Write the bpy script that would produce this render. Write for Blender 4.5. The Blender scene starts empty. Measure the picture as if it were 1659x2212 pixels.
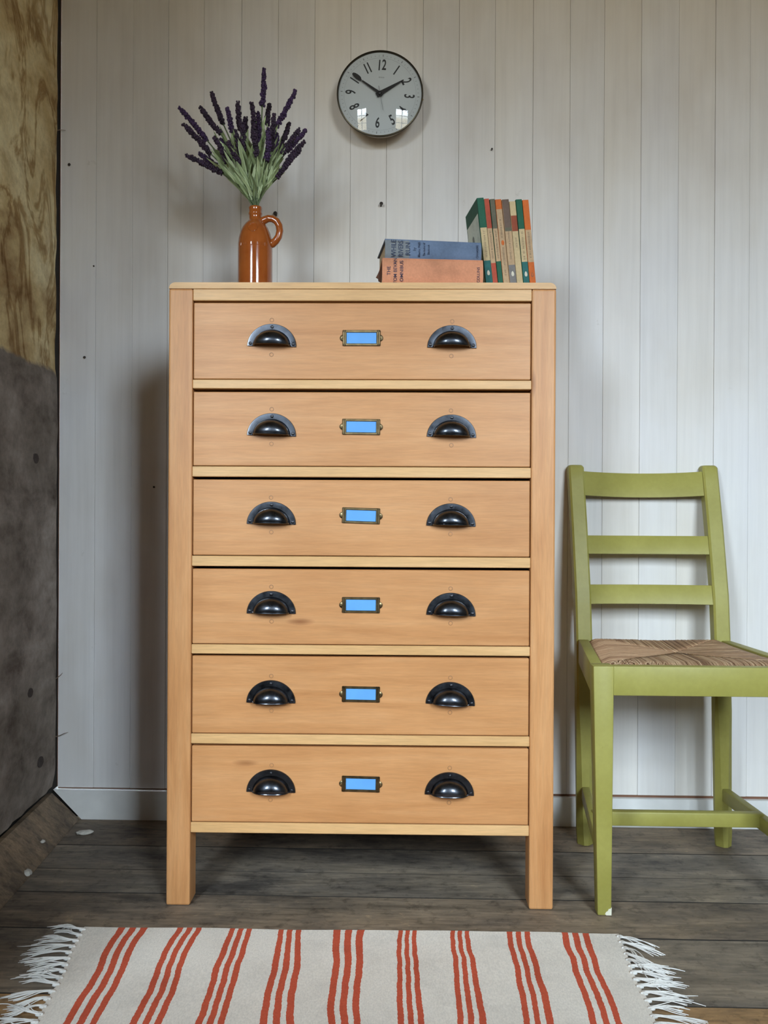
import bpy, bmesh, math, random
from mathutils import Vector, Matrix, noise
R = math.radians
scene = bpy.context.scene
COL = scene.collection
random.seed(7)

# ------------------------------------------------------------------ camera
yaw, pitch, roll = 0.02689, -0.0015, 0.00528
fwd = Vector((-math.sin(yaw)*math.cos(pitch), math.cos(yaw)*math.cos(pitch), math.sin(pitch)))
rgt = Vector((math.cos(yaw), math.sin(yaw), 0)); up = rgt.cross(fwd)
rg2 = rgt*math.cos(roll) + up*math.sin(roll); up2 = up*math.cos(roll) - rgt*math.sin(roll)
cd = bpy.data.cameras.new('camera'); cam = bpy.data.objects.new('camera', cd); COL.objects.link(cam)
cam.matrix_world = Matrix(((rg2.x, up2.x, -fwd.x, 0.0), (rg2.y, up2.y, -fwd.y, -2.083), (rg2.z, up2.z, -fwd.z, 0.734), (0, 0, 0, 1)))
cd.sensor_fit = 'VERTICAL'; cd.sensor_height = 36.0; cd.lens = 36.0*1912/2212; cd.clip_start = 0.02
scene.camera = cam

# ------------------------------------------------------------------ world: overcast sky over dull ground
SKY = 86.0
w = bpy.data.worlds.new('world'); scene.world = w; w.use_nodes = True
nt = w.node_tree; nt.nodes.clear()
tc = nt.nodes.new('ShaderNodeTexCoord'); sp = nt.nodes.new('ShaderNodeSeparateXYZ'); rp = nt.nodes.new('ShaderNodeValToRGB')
ma = nt.nodes.new('ShaderNodeMath'); ma.operation = 'MULTIPLY_ADD'; ma.inputs[1].default_value = 0.5; ma.inputs[2].default_value = 0.5
bg = nt.nodes.new('ShaderNodeBackground'); ow = nt.nodes.new('ShaderNodeOutputWorld')
rp.color_ramp.elements[0].position = 0.505; rp.color_ramp.elements[0].color = (0.13, 0.115, 0.085, 1)
rp.color_ramp.elements[1].position = 0.570; rp.color_ramp.elements[1].color = (0.42, 0.485, 0.55, 1)
for p_, k_ in ((0.78, 1.0), (1.0, 1.4)):             # overcast sky: brighter towards the zenith
    e_ = rp.color_ramp.elements.new(p_); e_.color = (0.76*k_, 0.885*k_, 1.0*k_, 1)
nt.links.new(tc.outputs['Generated'], sp.inputs[0]); nt.links.new(sp.outputs['Z'], ma.inputs[0])
nt.links.new(ma.outputs[0], rp.inputs[0]); nt.links.new(rp.outputs[0], bg.inputs[0]); nt.links.new(bg.outputs[0], ow.inputs[0])
bg.inputs[1].default_value = SKY
vs = scene.view_settings
vs.view_transform = 'Standard'; vs.look = 'None'; vs.gamma = 1.0; vs.use_curve_mapping = False; vs.exposure = 0.0

# windows in the wall behind the camera: (centre x, width, sill z, head z)
YB = -3.2
WINDOWS = [(-1.16, 0.60, 1.05, 2.25), (1.06, 0.78, 1.10, 2.20)]
for i, (cx, ww, z0, z1) in enumerate(WINDOWS):      # portals: guide the sky's daylight through the openings
    ld = bpy.data.lights.new('daylight_portal', 'AREA'); ld.shape = 'RECTANGLE'; ld.size = ww; ld.size_y = z1-z0
    lo = bpy.data.objects.new('daylight_portal', ld); COL.objects.link(lo)
    lo.location = (cx, YB-0.13, (z0+z1)/2); lo.rotation_euler = (R(90), 0, 0)
    ld.cycles.is_portal = True

# ------------------------------------------------------------------ helpers
def tag(o, label=None, cat=None, group=None, kind=None):
    if label: o['label'] = label
    if cat: o['category'] = cat
    if group: o['group'] = group
    if kind: o['kind'] = kind
    return o
def empty(name, loc=(0, 0, 0), rot=(0, 0, 0)):
    o = bpy.data.objects.new(name, None); COL.objects.link(o); o.location = loc; o.rotation_euler = rot
    o.empty_display_size = 0.05
    return o
def mk(name, bm, mats, parent=None, loc=(0, 0, 0), rot=(0, 0, 0), smooth=False, label=None, kind=None):
    if isinstance(bm, bmesh.types.BMesh):
        me = bpy.data.meshes.new(name); bm.normal_update(); bm.to_mesh(me); bm.free()
    else: me = bm
    if not isinstance(mats, (list, tuple)): mats = [mats]
    if not me.materials:
        for m in mats: me.materials.append(m)
    if smooth:
        me.polygons.foreach_set('use_smooth', [True]*len(me.polygons))
        if smooth != True: me.set_sharp_from_angle(angle=R(smooth))
    o = bpy.data.objects.new(name, me); COL.objects.link(o); o.location = loc; o.rotation_euler = rot
    if parent: o.parent = parent
    if label: o['label'] = label
    if kind: o['kind'] = kind
    return o
def dup(o, parent, loc=None, rot=None):
    c = o.copy(); COL.objects.link(c); c.parent = parent
    if loc is not None: c.location = loc
    if rot is not None: c.rotation_euler = rot
    return c
def hexa(bm, p, bevel=0, seg=1, mi=0):
    """p: 8 points, bottom ring 0-3 ccw seen from above, top ring 4-7"""
    v = [bm.verts.new(q) for q in p]
    fs = [bm.faces.new([v[i] for i in f]) for f in ((3, 2, 1, 0), (4, 5, 6, 7), (0, 1, 5, 4), (1, 2, 6, 5), (2, 3, 7, 6), (3, 0, 4, 7))]
    for f in fs: f.material_index = mi
    if bevel:
        es = list({e for f in fs for e in f.edges})
        bmesh.ops.bevel(bm, geom=es, offset=bevel, segments=seg, profile=0.5, affect='EDGES', material=-1)
    return bm
def box(x0, x1, y0, y1, z0, z1, bevel=0, seg=1, bm=None, mi=0):
    bm = bm or bmesh.new()
    return hexa(bm, [(x0, y0, z0), (x1, y0, z0), (x1, y1, z0), (x0, y1, z0), (x0, y0, z1), (x1, y0, z1), (x1, y1, z1), (x0, y1, z1)], bevel, seg, mi)
def lathe(bm, prof, n=32, axis='Z', cap=True, mi=0):
    """prof: list of (r, h)"""
    rings = []
    for r, h in prof:
        ring = []
        for i in range(n):
            a = 2*math.pi*i/n
            if axis == 'Z': ring.append(bm.verts.new((r*math.cos(a), r*math.sin(a), h)))
            else: ring.append(bm.verts.new((r*math.cos(a), -h, r*math.sin(a))))     # out of the wall, towards -Y
        rings.append(ring)
    for a, b in zip(rings, rings[1:]):
        for i in range(n):
            f = bm.faces.new((a[i], a[(i+1) % n], b[(i+1) % n], b[i])); f.material_index = mi
    if cap:
        if prof[0][0] > 1e-5: bm.faces.new(list(reversed(rings[0]))).material_index = mi
        if prof[-1][0] > 1e-5: bm.faces.new(rings[-1]).material_index = mi
    return bm
def tube(bm, pts, rad, n=6, mi=0):
    pts = [Vector(p) for p in pts]; rings = []
    if not isinstance(rad, (list, tuple)): rad = [rad]*len(pts)
    prev = None
    for i, p in enumerate(pts):
        t = (pts[min(i+1, len(pts)-1)]-pts[max(i-1, 0)]).normalized()
        if prev is None:
            a = Vector((0, 0, 1)) if abs(t.z) < 0.9 else Vector((1, 0, 0)); u = t.cross(a).normalized()
        else: u = (prev - t*prev.dot(t)).normalized()
        prev = u; v = t.cross(u)
        rings.append([bm.verts.new(p+(u*math.cos(2*math.pi*k/n)+v*math.sin(2*math.pi*k/n))*rad[i]) for k in range(n)])
    for a, b in zip(rings, rings[1:]):
        for k in range(n): bm.faces.new((a[k], a[(k+1) % n], b[(k+1) % n], b[k])).material_index = mi
    bm.faces.new(list(reversed(rings[0]))).material_index = mi; bm.faces.new(rings[-1]).material_index = mi
    return bm
def prism_xz(bm, poly, y0, y1, mi=0):
    """outline in (x, z), extruded from y0 (front) to y1"""
    a = [bm.verts.new((x, y0, z)) for x, z in poly]; b = [bm.verts.new((x, y1, z)) for x, z in poly]
    bm.faces.new(a).material_index = mi; bm.faces.new(list(reversed(b))).material_index = mi
    n = len(poly)
    for i in range(n): bm.faces.new((a[i], b[i], b[(i+1) % n], a[(i+1) % n])).material_index = mi
    bmesh.ops.recalc_face_normals(bm, faces=bm.faces)
    return bm
def text_mesh(body, size, depth=0.00015, xs=1.0, spacing=1.0, bold=0.0):
    cu = bpy.data.curves.new('t', 'FONT'); cu.body = body; cu.size = size; cu.extrude = depth
    cu.align_x = 'CENTER'; cu.align_y = 'CENTER'; cu.space_character = spacing; cu.resolution_u = 3; cu.offset = bold
    o = bpy.data.objects.new('t', cu); COL.objects.link(o)
    dg = bpy.context.evaluated_depsgraph_get(); dg.update()
    me = bpy.data.meshes.new_from_object(o.evaluated_get(dg)); bpy.data.objects.remove(o)
    me.materials.clear(); me.transform(Matrix.Diagonal((xs, 1, 1, 1)))
    return me

# ------------------------------------------------------------------ materials
def newmat(name):
    m = bpy.data.materials.new(name); m.use_nodes = True; n = m.node_tree.nodes
    return m, m.node_tree, n['Principled BSDF']
def node(nt, t, **kw):
    x = nt.nodes.new(t)
    for k, v in kw.items():
        if k in x.inputs: x.inputs[k].default_value = v
        else: setattr(x, k, v)
    return x
def ramp(nt, src, stops, interp='LINEAR'):
    r = nt.nodes.new('ShaderNodeValToRGB'); e = r.color_ramp; e.interpolation = interp
    while len(e.elements) < len(stops): e.elements.new(0.5)
    for el, (p, c) in zip(e.elements, stops):
        el.position = p; el.color = (c, c, c, 1) if isinstance(c, (int, float)) else (*c, 1)
    if src is not None: nt.links.new(src, r.inputs[0])
    return r.outputs[0]
def mixc(nt, fac, a, b, mode='MIX'):
    m = nt.nodes.new('ShaderNodeMix'); m.data_type = 'RGBA'; m.blend_type = mode
    for sock, val in ((m.inputs[0], fac), (m.inputs[6], a), (m.inputs[7], b)):
        if isinstance(val, bpy.types.NodeSocket): nt.links.new(val, sock)
        elif isinstance(val, (int, float)): sock.default_value = val
        else: sock.default_value = (*val, 1)
    return m.outputs[2]
def coords(nt, scale=(1, 1, 1), rnd=0.0, world=False):
    if world:
        g = nt.nodes.new('ShaderNodeNewGeometry'); src = g.outputs['Position']
    else: src = nt.nodes.new('ShaderNodeTexCoord').outputs['Object']
    mp = nt.nodes.new('ShaderNodeMapping'); mp.inputs['Scale'].default_value = scale
    nt.links.new(src, mp.inputs['Vector'])
    if rnd:
        oi = nt.nodes.new('ShaderNodeObjectInfo'); mu = node(nt, 'ShaderNodeMath', operation='MULTIPLY'); mu.inputs[1].default_value = rnd
        nt.links.new(oi.outputs['Random'], mu.inputs[0]); nt.links.new(mu.outputs[0], mp.inputs['Location'])
    return mp.outputs[0]
def noi(nt, vec, scale, detail=4, rough=0.55, dist=0.0):
    n = node(nt, 'ShaderNodeTexNoise', Scale=scale, Detail=detail, Roughness=rough, Distortion=dist)
    nt.links.new(vec, n.inputs['Vector']); return n.outputs['Fac']
def bump(nt, b, src, strength, dist=0.001):
    x = node(nt, 'ShaderNodeBump', Strength=strength, Distance=dist)
    nt.links.new(src, x.inputs['Height']); nt.links.new(x.outputs[0], b.inputs['Normal'])
def plain(name, col, rough=0.5, metal=0.0, var=0.12, vscale=30, spec=0.5, bumpy=0.0):
    m, nt, b = newmat(name)
    v = noi(nt, coords(nt, rnd=5), vscale, 3)
    lo = tuple(c*(1-var) for c in col); hi = tuple(min(1, c*(1+var)) for c in col)
    c = ramp(nt, v, [(0.3, lo), (0.7, hi)])
    nt.links.new(c, b.inputs['Base Color']); b.inputs['Roughness'].default_value = rough; b.inputs['Metallic'].default_value = metal
    b.inputs['Specular IOR Level'].default_value = spec
    if bumpy: bump(nt, b, v, bumpy)
    return m
def wood(name, dark, mid, light, axis='X', rough=0.42, fine=1.0, streak=0.55, spots=None, rnd=9.0):
    m, nt, b = newmat(name)
    s = {'X': (0.07, 1, 1), 'Y': (1, 0.07, 1), 'Z': (1, 1, 0.07)}[axis]
    v = coords(nt, s, rnd)
    n1 = noi(nt, v, 34, 6, 0.62, 0.7); n2 = noi(nt, v, 330*fine, 3, 0.65); n3 = noi(nt, coords(nt, (1, 1, 1), rnd), 5, 3)
    c = ramp(nt, n1, [(0.28, dark), (0.5, mid), (0.72, light)])
    c = mixc(nt, streak, c, ramp(nt, n2, [(0.3, 0.80), (0.65, 1.04)]), 'MULTIPLY')
    c = mixc(nt, 0.5, c, ramp(nt, n3, [(0.3, (0.86, 0.78, 0.68)), (0.6, (1.04, 1.02, 1.0))]), 'MULTIPLY')
    sx = {'X': (0.25, 1, 1), 'Y': (1, .25, 1), 'Z': (1, 1, 0.25)}[axis]
    kn = node(nt, 'ShaderNodeTexVoronoi', Scale=9.0); nt.links.new(coords(nt, sx, rnd), kn.inputs['Vector'])
    c = mixc(nt, 1.0, c, ramp(nt, kn.outputs['Distance'], [(0.015, (0.45, 0.33, 0.25)), (0.07, (1, 1, 1))]), 'MULTIPLY')
    nt.links.new(c, b.inputs['Base Color']); b.inputs['Roughness'].default_value = rough
    b.inputs['Specular IOR Level'].default_value = 0.35
    bump(nt, b, n2, 0.12, 0.0006)
    return m

M = {}
M['drawer'] = wood('waxed_beech_drawer', (0.49, 0.22, 0.078), (0.57, 0.275, 0.107), (0.62, 0.32, 0.138), 'X')
M['rail'] = wood('pale_beech_rail', (0.60, 0.35, 0.145), (0.68, 0.41, 0.18), (0.73, 0.46, 0.22), 'X', streak=0.7)
M['stile'] = wood('beech_stile', (0.49, 0.22, 0.08), (0.585, 0.285, 0.112), (0.65, 0.345, 0.152), 'Z')
M['carcass'] = wood('raw_carcass_wood', (0.20, 0.12, 0.06), (0.25, 0.15, 0.08), (0.3, 0.19, 0.1), 'Y')
M['peg'] = plain('wood_plug', (0.36, 0.17, 0.065), 0.5)
M['plugc'] = plain('wood_plug_centre', (0.55, 0.31, 0.15), 0.5)
M['rawplank'] = plain('raw_brown_wood', (0.17, 0.08, 0.045), 0.8)
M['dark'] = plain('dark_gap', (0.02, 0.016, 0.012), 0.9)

def wall_paint():
    m, nt, b = newmat('white_painted_boards')
    v = coords(nt, (1, 1, 1), 0, world=True)
    streak = noi(nt, coords(nt, (1, 1, 0.035), 0, world=True), 70, 4, 0.6)
    blot = noi(nt, coords(nt, (1.6, 1, 0.8), 0, world=True), 2.6, 4, 0.55)
    c = ramp(nt, streak, [(0.25, (0.685, 0.675, 0.67)), (0.55, (0.74, 0.73, 0.725)), (0.8, (0.765, 0.757, 0.75))])
    c = mixc(nt, 0.8, c, ramp(nt, blot, [(0.32, (0.90, 0.86, 0.79)), (0.55, (1, 0.99, 0.975)), (0.75, (0.97, 0.97, 0.99))]), 'MULTIPLY')
    oi = nt.nodes.new('ShaderNodeObjectInfo')
    c = mixc(nt, 0.8, c, ramp(nt, oi.outputs['Random'], [(0.0, (1, 0.975, 0.93)), (0.4, (1, 0.995, 0.99)), (1.0, (0.955, 0.96, 0.97))]), 'MULTIPLY')
    dirt = noi(nt, v, 14, 5, 0.65)
    c = mixc(nt, 1.0, c, ramp(nt, dirt, [(0.24, (0.72, 0.70, 0.66)), (0.33, (1, 1, 1))]), 'MULTIPLY')
    sm = noi(nt, coords(nt, (1, 1, .5), 0, world=True), 5.5, 4, 0.5)
    c = mixc(nt, 0.6, c, ramp(nt, sm, [(0.3, (0.86, 0.84, 0.83)), (0.5, (1, 1, 1))]), 'MULTIPLY')
    nt.links.new(c, b.inputs['Base Color']); b.inputs['Roughness'].default_value = 0.55; b.inputs['Specular IOR Level'].default_value = 0.3
    bump(nt, b, streak, 0.15, 0.0008)
    return m
M['wall'] = wall_paint()
M['skirt'] = plain('painted_skirting', (0.70, 0.70, 0.68), 0.5, var=0.06, vscale=18)
M['room'] = plain('whitewashed_plaster', (0.34, 0.29, 0.23), 0.9, var=0.08, vscale=3)
M['roomceil'] = plain('old_ceiling_plaster', (0.42, 0.36, 0.28), 0.9, var=0.08, vscale=3)
M['winpaint'] = plain('window_paint', (0.7, 0.7, 0.68), 0.5, var=0.04)

def plaster_left():
    m, nt, b = newmat('stained_yellow_plaster_wall')
    v = coords(nt, (1, 1, 1), 0, world=True)
    geo = nt.nodes.new('ShaderNodeNewGeometry'); sp = nt.nodes.new('ShaderNodeSeparateXYZ'); nt.links.new(geo.outputs['Position'], sp.inputs[0])
    mp = nt.nodes.new('ShaderNodeMapping'); nt.links.new(geo.outputs['Position'], mp.inputs['Vector'])
    mp.inputs['Rotation'].default_value = (R(30), 0, 0); mp.inputs['Scale'].default_value = (1, 1.7, 0.8)
    vy = coords(nt, (1, 0.55, 1), 0, world=True)
    big = noi(nt, vy, 4.5, 6, 0.60, 0.3); fine = noi(nt, v, 60, 5, 0.7); med = noi(nt, vy, 11, 6, 0.65, 0.2); crk = noi(nt, mp.outputs[0], 4.2, 5, 0.6, 0.9)
    upc = ramp(nt, big, [(0.30, (0.30, 0.18, 0.07)), (0.44, (0.60, 0.46, 0.23)), (0.54, (0.76, 0.65, 0.38)), (0.72, (0.82, 0.73, 0.48))])
    upc = mixc(nt, 0.75, upc, ramp(nt, crk, [(0.44, (1, 1, 1)), (0.485, (0.50, 0.36, 0.22)), (0.505, (0.42, 0.30, 0.18)), (0.545, (1, 1, 1))]), 'MULTIPLY')
    upc = mixc(nt, 0.6, upc, ramp(nt, med, [(0.32, (0.42, 0.30, 0.20)), (0.50, (1, 1, 1))]), 'MULTIPLY')
    loc = ramp(nt, med, [(0.28, (0.10, 0.075, 0.058)), (0.48, (0.27, 0.235, 0.20)), (0.72, (0.42, 0.38, 0.335))])
    loc = mixc(nt, 0.8, loc, ramp(nt, big, [(0.38, (0.55, 0.50, 0.45)), (0.6, (1.05, 1.0, 0.98))]), 'MULTIPLY')
    edge = node(nt, 'ShaderNodeMath', operation='MULTIPLY_ADD'); edge.inputs[1].default_value = 0.05; edge.inputs[2].default_value = -0.025
    nt.links.new(med, edge.inputs[0])
    ad = node(nt, 'ShaderNodeMath', operation='ADD'); nt.links.new(sp.outputs['Z'], ad.inputs[0]); nt.links.new(edge.outputs[0], ad.inputs[1])
    gt = node(nt, 'ShaderNodeMapRange'); gt.inputs['From Min'].default_value = 1.048; gt.inputs['From Max'].default_value = 1.058
    nt.links.new(ad.outputs[0], gt.inputs['Value'])
    c = mixc(nt, gt.outputs[0], loc, upc)
    c = mixc(nt, 0.6, c, ramp(nt, fine, [(0.3, 0.72), (0.6, 1.05)]), 'MULTIPLY')
    nt.links.new(c, b.inputs['Base Color']); b.inputs['Roughness'].default_value = 0.85; b.inputs['Specular IOR Level'].default_value = 0.2
    bump(nt, b, fine, 0.35, 0.002)
    return m
M['plaster'] = plaster_left()

def floor_mat(name, tint):
    m, nt, b = newmat(name)
    v = coords(nt, (0.14, 1, 1), 11.0); va = coords(nt, (1, 1, 1), 11.0); vp = coords(nt, (0.45, 1, 1), 11.0)
    g1 = noi(nt, v, 26, 5, 0.62, 0.8); g2 = noi(nt, v, 150, 3, 0.6); st = noi(nt, vp, 7, 6, 0.7, 0.3); sp = noi(nt, va, 42, 4, 0.7)
    c = ramp(nt, g1, [(0.25, tuple(x*0.62 for x in tint)), (0.5, tint), (0.75, tuple(x*1.35 for x in tint))])
    c = mixc(nt, 0.75, c, ramp(nt, g2, [(0.3, 0.62), (0.65, 1.1)]), 'MULTIPLY')
    c = mixc(nt, 0.9, c, ramp(nt, st, [(0.36, (0.34, 0.35, 0.40)), (0.47, (0.85, 0.85, 0.87)), (0.56, (1.15, 1.12, 1.08)), (0.70, (1.6, 1.52, 1.4))]), 'MULTIPLY')
    c = mixc(nt, 0.6, c, ramp(nt, sp, [(0.32, (0.35, 0.34, 0.34)), (0.46, (1, 1, 1)), (0.62, (1.0, 1.0, 1.0)), (0.74, (1.8, 1.7, 1.5))]), 'MULTIPLY')
    kn = node(nt, 'ShaderNodeTexVoronoi', Scale=4.2); nt.links.new(coords(nt, (0.5, 1, 1), 11.0), kn.inputs['Vector'])
    c = mixc(nt, 0.85, c, ramp(nt, kn.outputs['Distance'], [(0.03, (0.32, 0.31, 0.31)), (0.075, (0.75, 0.74, 0.73)), (0.11, (1, 1, 1))]), 'MULTIPLY')
    nt.links.new(c, b.inputs['Base Color']); b.inputs['Roughness'].default_value = 0.62; b.inputs['Specular IOR Level'].default_value = 0.35
    bump(nt, b, g2, 0.4, 0.001)
    return m
M['floor'] = floor_mat('old_grey_floorboard', (0.200, 0.168, 0.130))
M['floor2'] = floor_mat('brown_floorboard', (0.205, 0.160, 0.115))
M['floor3'] = floor_mat('worn_orange_floorboard', (0.34, 0.21, 0.10))
M['fillet'] = floor_mat('brown_fillet_board', (0.25, 0.18, 0.115))

M['green'] = None
def paint_green():
    m, nt, b = newmat('olive_green_chair_paint')
    v = coords(nt); n1 = noi(nt, v, 12, 4); n2 = noi(nt, v, 120, 3); wr = noi(nt, v, 38, 5, 0.7)
    c = ramp(nt, n1, [(0.3, (0.295, 0.268, 0.056)), (0.7, (0.352, 0.322, 0.08))])
    c = mixc(nt, 0.4, c, ramp(nt, n2, [(0.3, 0.88), (0.7, 1.05)]), 'MULTIPLY')
    c = mixc(nt, 1.0, c, ramp(nt, wr, [(0.22, (0.6, 0.58, 0.5)), (0.29, (1, 1, 1))]), 'MULTIPLY')
    nt.links.new(c, b.inputs['Base Color']); b.inputs['Roughness'].default_value = 0.48; b.inputs['Specular IOR Level'].default_value = 0.4
    bump(nt, b, n2, 0.08, 0.0005)
    return m
M['green'] = paint_green()
M['chip'] = plain('chipped_cream_paint', (0.72, 0.70, 0.55), 0.7)
def rush_mat():
    m, nt, b = newmat('dry_rush')
    at = nt.nodes.new('ShaderNodeAttribute'); at.attribute_name = 'tone'
    n2 = noi(nt, coords(nt), 140, 3)
    c = ramp(nt, at.outputs['Fac'], [(0.0, (0.22, 0.115, 0.06)), (0.5, (0.41, 0.245, 0.135)), (1.0, (0.62, 0.43, 0.26))])
    c = mixc(nt, 0.5, c, ramp(nt, n2, [(0.3, 0.7), (0.7, 1.15)]), 'MULTIPLY')
    nt.links.new(c, b.inputs['Base Color']); b.inputs['Roughness'].default_value = 0.6
    return m
M['rush'] = rush_mat()
M['rushbase'] = plain('rush_core', (0.2, 0.11, 0.055), 0.85)

def metal_dark():
    m, nt, b = newmat('blackened_steel')
    v = coords(nt, rnd=5); n1 = noi(nt, v, 60, 4, 0.6)
    nt.links.new(ramp(nt, n1, [(0.3, (0.035, 0.038, 0.045)), (0.7, (0.068, 0.074, 0.087))]), b.inputs['Base Color'])
    nt.links.new(ramp(nt, n1, [(0.3, 0.26), (0.7, 0.38)]), b.inputs['Roughness']); b.inputs['Metallic'].default_value = 1.0
    b.inputs['Coat Weight'].default_value = 0.55; b.inputs['Coat Roughness'].default_value = 0.09
    return m
M['steel'] = metal_dark()
M['screw'] = plain('dark_screw', (0.05, 0.05, 0.055), 0.4, 1.0)
M['brass'] = plain('aged_brass', (0.17, 0.125, 0.065), 0.36, 1.0, 0.3, 80)
M['pin'] = plain('brass_pin', (0.62, 0.52, 0.30), 0.25, 1.0)
M['card'] = plain('blue_card', (0.115, 0.345, 0.73), 0.7, var=0.04)

def glaze():
    m, nt, b = newmat('orange_brown_salt_glaze')
    n1 = noi(nt, coords(nt), 25, 4); n2 = noi(nt, coords(nt), 130, 2)
    nt.links.new(ramp(nt, n1, [(0.3, (0.27, 0.062, 0.010)), (0.7, (0.36, 0.095, 0.018))]), b.inputs['Base Color'])
    b.inputs['Roughness'].default_value = 0.13; b.inputs['Coat Weight'].default_value = 0.6; b.inputs['Coat Roughness'].default_value = 0.06
    bump(nt, b, n2, 0.05, 0.0004)
    return m
M['glaze'] = glaze()
M['purple'] = plain('dark_purple_florets', (0.026, 0.011, 0.030), 0.75, var=0.5, vscale=110)
M['purple2'] = plain('bright_purple_florets', (0.036, 0.014, 0.056), 0.75, var=0.5, vscale=110)
def leaf_mat():
    m, nt, b = newmat('sage_green_leaf')
    oi = nt.nodes.new('ShaderNodeObjectInfo')
    c = ramp(nt, oi.outputs['Random'], [(0.0, (0.17, 0.21, 0.09)), (0.25, (0.44, 0.54, 0.27)), (1.0, (0.78, 0.88, 0.58))])
    nt.links.new(c, b.inputs['Base Color']); b.inputs['Roughness'].default_value = 0.6
    b.inputs['Subsurface Weight'].default_value = 0.0
    return m
M['leaf'] = leaf_mat()
M['stem'] = plain('green_stem', (0.10, 0.14, 0.06), 0.6)

M['dial'] = plain('clock_dial', (0.55, 0.57, 0.575), 0.6, var=0.02, vscale=8)
M['ink'] = plain('black_ink', (0.012, 0.012, 0.014), 0.5)
M['greyink'] = plain('grey_ink', (0.22, 0.22, 0.22), 0.6)
M['hand'] = plain('black_hand', (0.008, 0.007, 0.008), 0.4)
M['lume'] = plain('dull_lume', (0.05, 0.05, 0.04), 0.7)
M['clockcase'] = plain('cream_clock_case', (0.50, 0.45, 0.38), 0.5)
M['rim'] = plain('black_brass_rim', (0.045, 0.036, 0.022), 0.3, 0.9)
def glass():
    m = bpy.data.materials.new('clear_glass'); m.use_nodes = True; nt = m.node_tree; nt.nodes.clear()
    o = nt.nodes.new('ShaderNodeOutputMaterial'); t = nt.nodes.new('ShaderNodeBsdfTransparent'); g = nt.nodes.new('ShaderNodeBsdfGlossy')
    g.inputs['Roughness'].default_value = 0.01; t.inputs[0].default_value = (0.97, 0.98, 0.98, 1)
    f = nt.nodes.new('ShaderNodeFresnel'); f.inputs['IOR'].default_value = 1.5
    mx = nt.nodes.new('ShaderNodeMixShader'); nt.links.new(f.outputs[0], mx.inputs[0]); nt.links.new(t.outputs[0], mx.inputs[1]); nt.links.new(g.outputs[0], mx.inputs[2])
    nt.links.new(mx.outputs[0], o.inputs[0]); return m
M['glass'] = glass()

def cloth(name, col, rough=0.85):
    m, nt, b = newmat(name)
    v = coords(nt, rnd=3); n1 = noi(nt, v, 14, 5, 0.65); n2 = noi(nt, v, 260, 2)
    c = ramp(nt, n1, [(0.28, tuple(x*0.72 for x in col)), (0.5, col), (0.75, tuple(min(1, x*1.12) for x in col))])
    c = mixc(nt, 0.5, c, ramp(nt, n2, [(0.3, 0.82), (0.7, 1.06)]), 'MULTIPLY')
    nt.links.new(c, b.inputs['Base Color']); b.inputs['Roughness'].default_value = rough; b.inputs['Specular IOR Level'].default_value = 0.2
    bump(nt, b, n2, 0.15, 0.0006)
    return m
M['blue_cloth'] = cloth('faded_blue_book_cloth', (0.15, 0.20, 0.295))
M['blue_faded'] = cloth('greyed_blue_book_cloth', (0.21, 0.225, 0.235))
M['orange_cloth'] = cloth('salmon_orange_book_cloth', (0.62, 0.27, 0.15))
M['bookink'] = plain('dark_book_ink', (0.045, 0.03, 0.06), 0.7)
M['bookink2'] = plain('navy_book_ink', (0.03, 0.045, 0.09), 0.7)
M['faintink'] = plain('brown_spine_ink', (0.20, 0.14, 0.09), 0.8)
M['pages'] = plain('yellowed_pages', (0.50, 0.40, 0.26), 0.9, var=0.25, vscale=200)
M['brownboard'] = plain('worn_brown_board', (0.10, 0.035, 0.015), 0.8)
PB = {k: cloth('paperback_'+k, c, 0.6) for k, c in dict(
    green=(0.018, 0.105, 0.060), teal=(0.025, 0.13, 0.12), red=(0.44, 0.075, 0.040), orange=(0.60, 0.135, 0.025), cream=(0.56, 0.42, 0.23),
    tan=(0.50, 0.335, 0.19), brown=(0.15, 0.10, 0.075), grey=(0.20, 0.185, 0.175), rust=(0.28, 0.065, 0.03), pale=(0.74, 0.78, 0.66), olive=(0.13, 0.12, 0.08), figure=(0.24, 0.24, 0.20), white=(0.66, 0.62, 0.5)).items()}

def rug_mat(name, col, var=0.1):
    m, nt, b = newmat(name)
    v = coords(nt); n1 = noi(nt, v, 9, 5, 0.65); n2 = noi(nt, coords(nt, (1, 0.5, 1)), 420, 2)
    c = ramp(nt, n1, [(0.25, tuple(x*(1-2.2*var) for x in col)), (0.5, col), (0.8, tuple(min(1, x*(1+var)) for x in col))])
    c = mixc(nt, 0.6, c, ramp(nt, n2, [(0.3, 0.78), (0.7, 1.08)]), 'MULTIPLY')
    nt.links.new(c, b.inputs['Base Color']); b.inputs['Roughness'].default_value = 0.95; b.inputs['Specular IOR Level'].default_value = 0.1
    bump(nt, b, n2, 0.35, 0.001)
    return m
M['rugwhite'] = rug_mat('undyed_cotton_weave', (0.80, 0.755, 0.68), 0.07)
M['rugred'] = rug_mat('brick_red_weave', (0.58, 0.105, 0.055), 0.12)
M['fringe'] = plain('white_cotton_thread', (0.78, 0.76, 0.72), 0.9, var=0.1)
M['chalk'] = plain('plaster_crumb', (0.55, 0.52, 0.46), 0.95, var=0.2, vscale=120)
M['iron'] = plain('rusty_iron', (0.05, 0.04, 0.035), 0.6, 0.6)
M['twig'] = plain('dry_fibre', (0.17, 0.12, 0.08), 0.8)

# ================================================================== THE ROOM
XL, XR, ZC = -2.2, 2.3, 2.6
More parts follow.
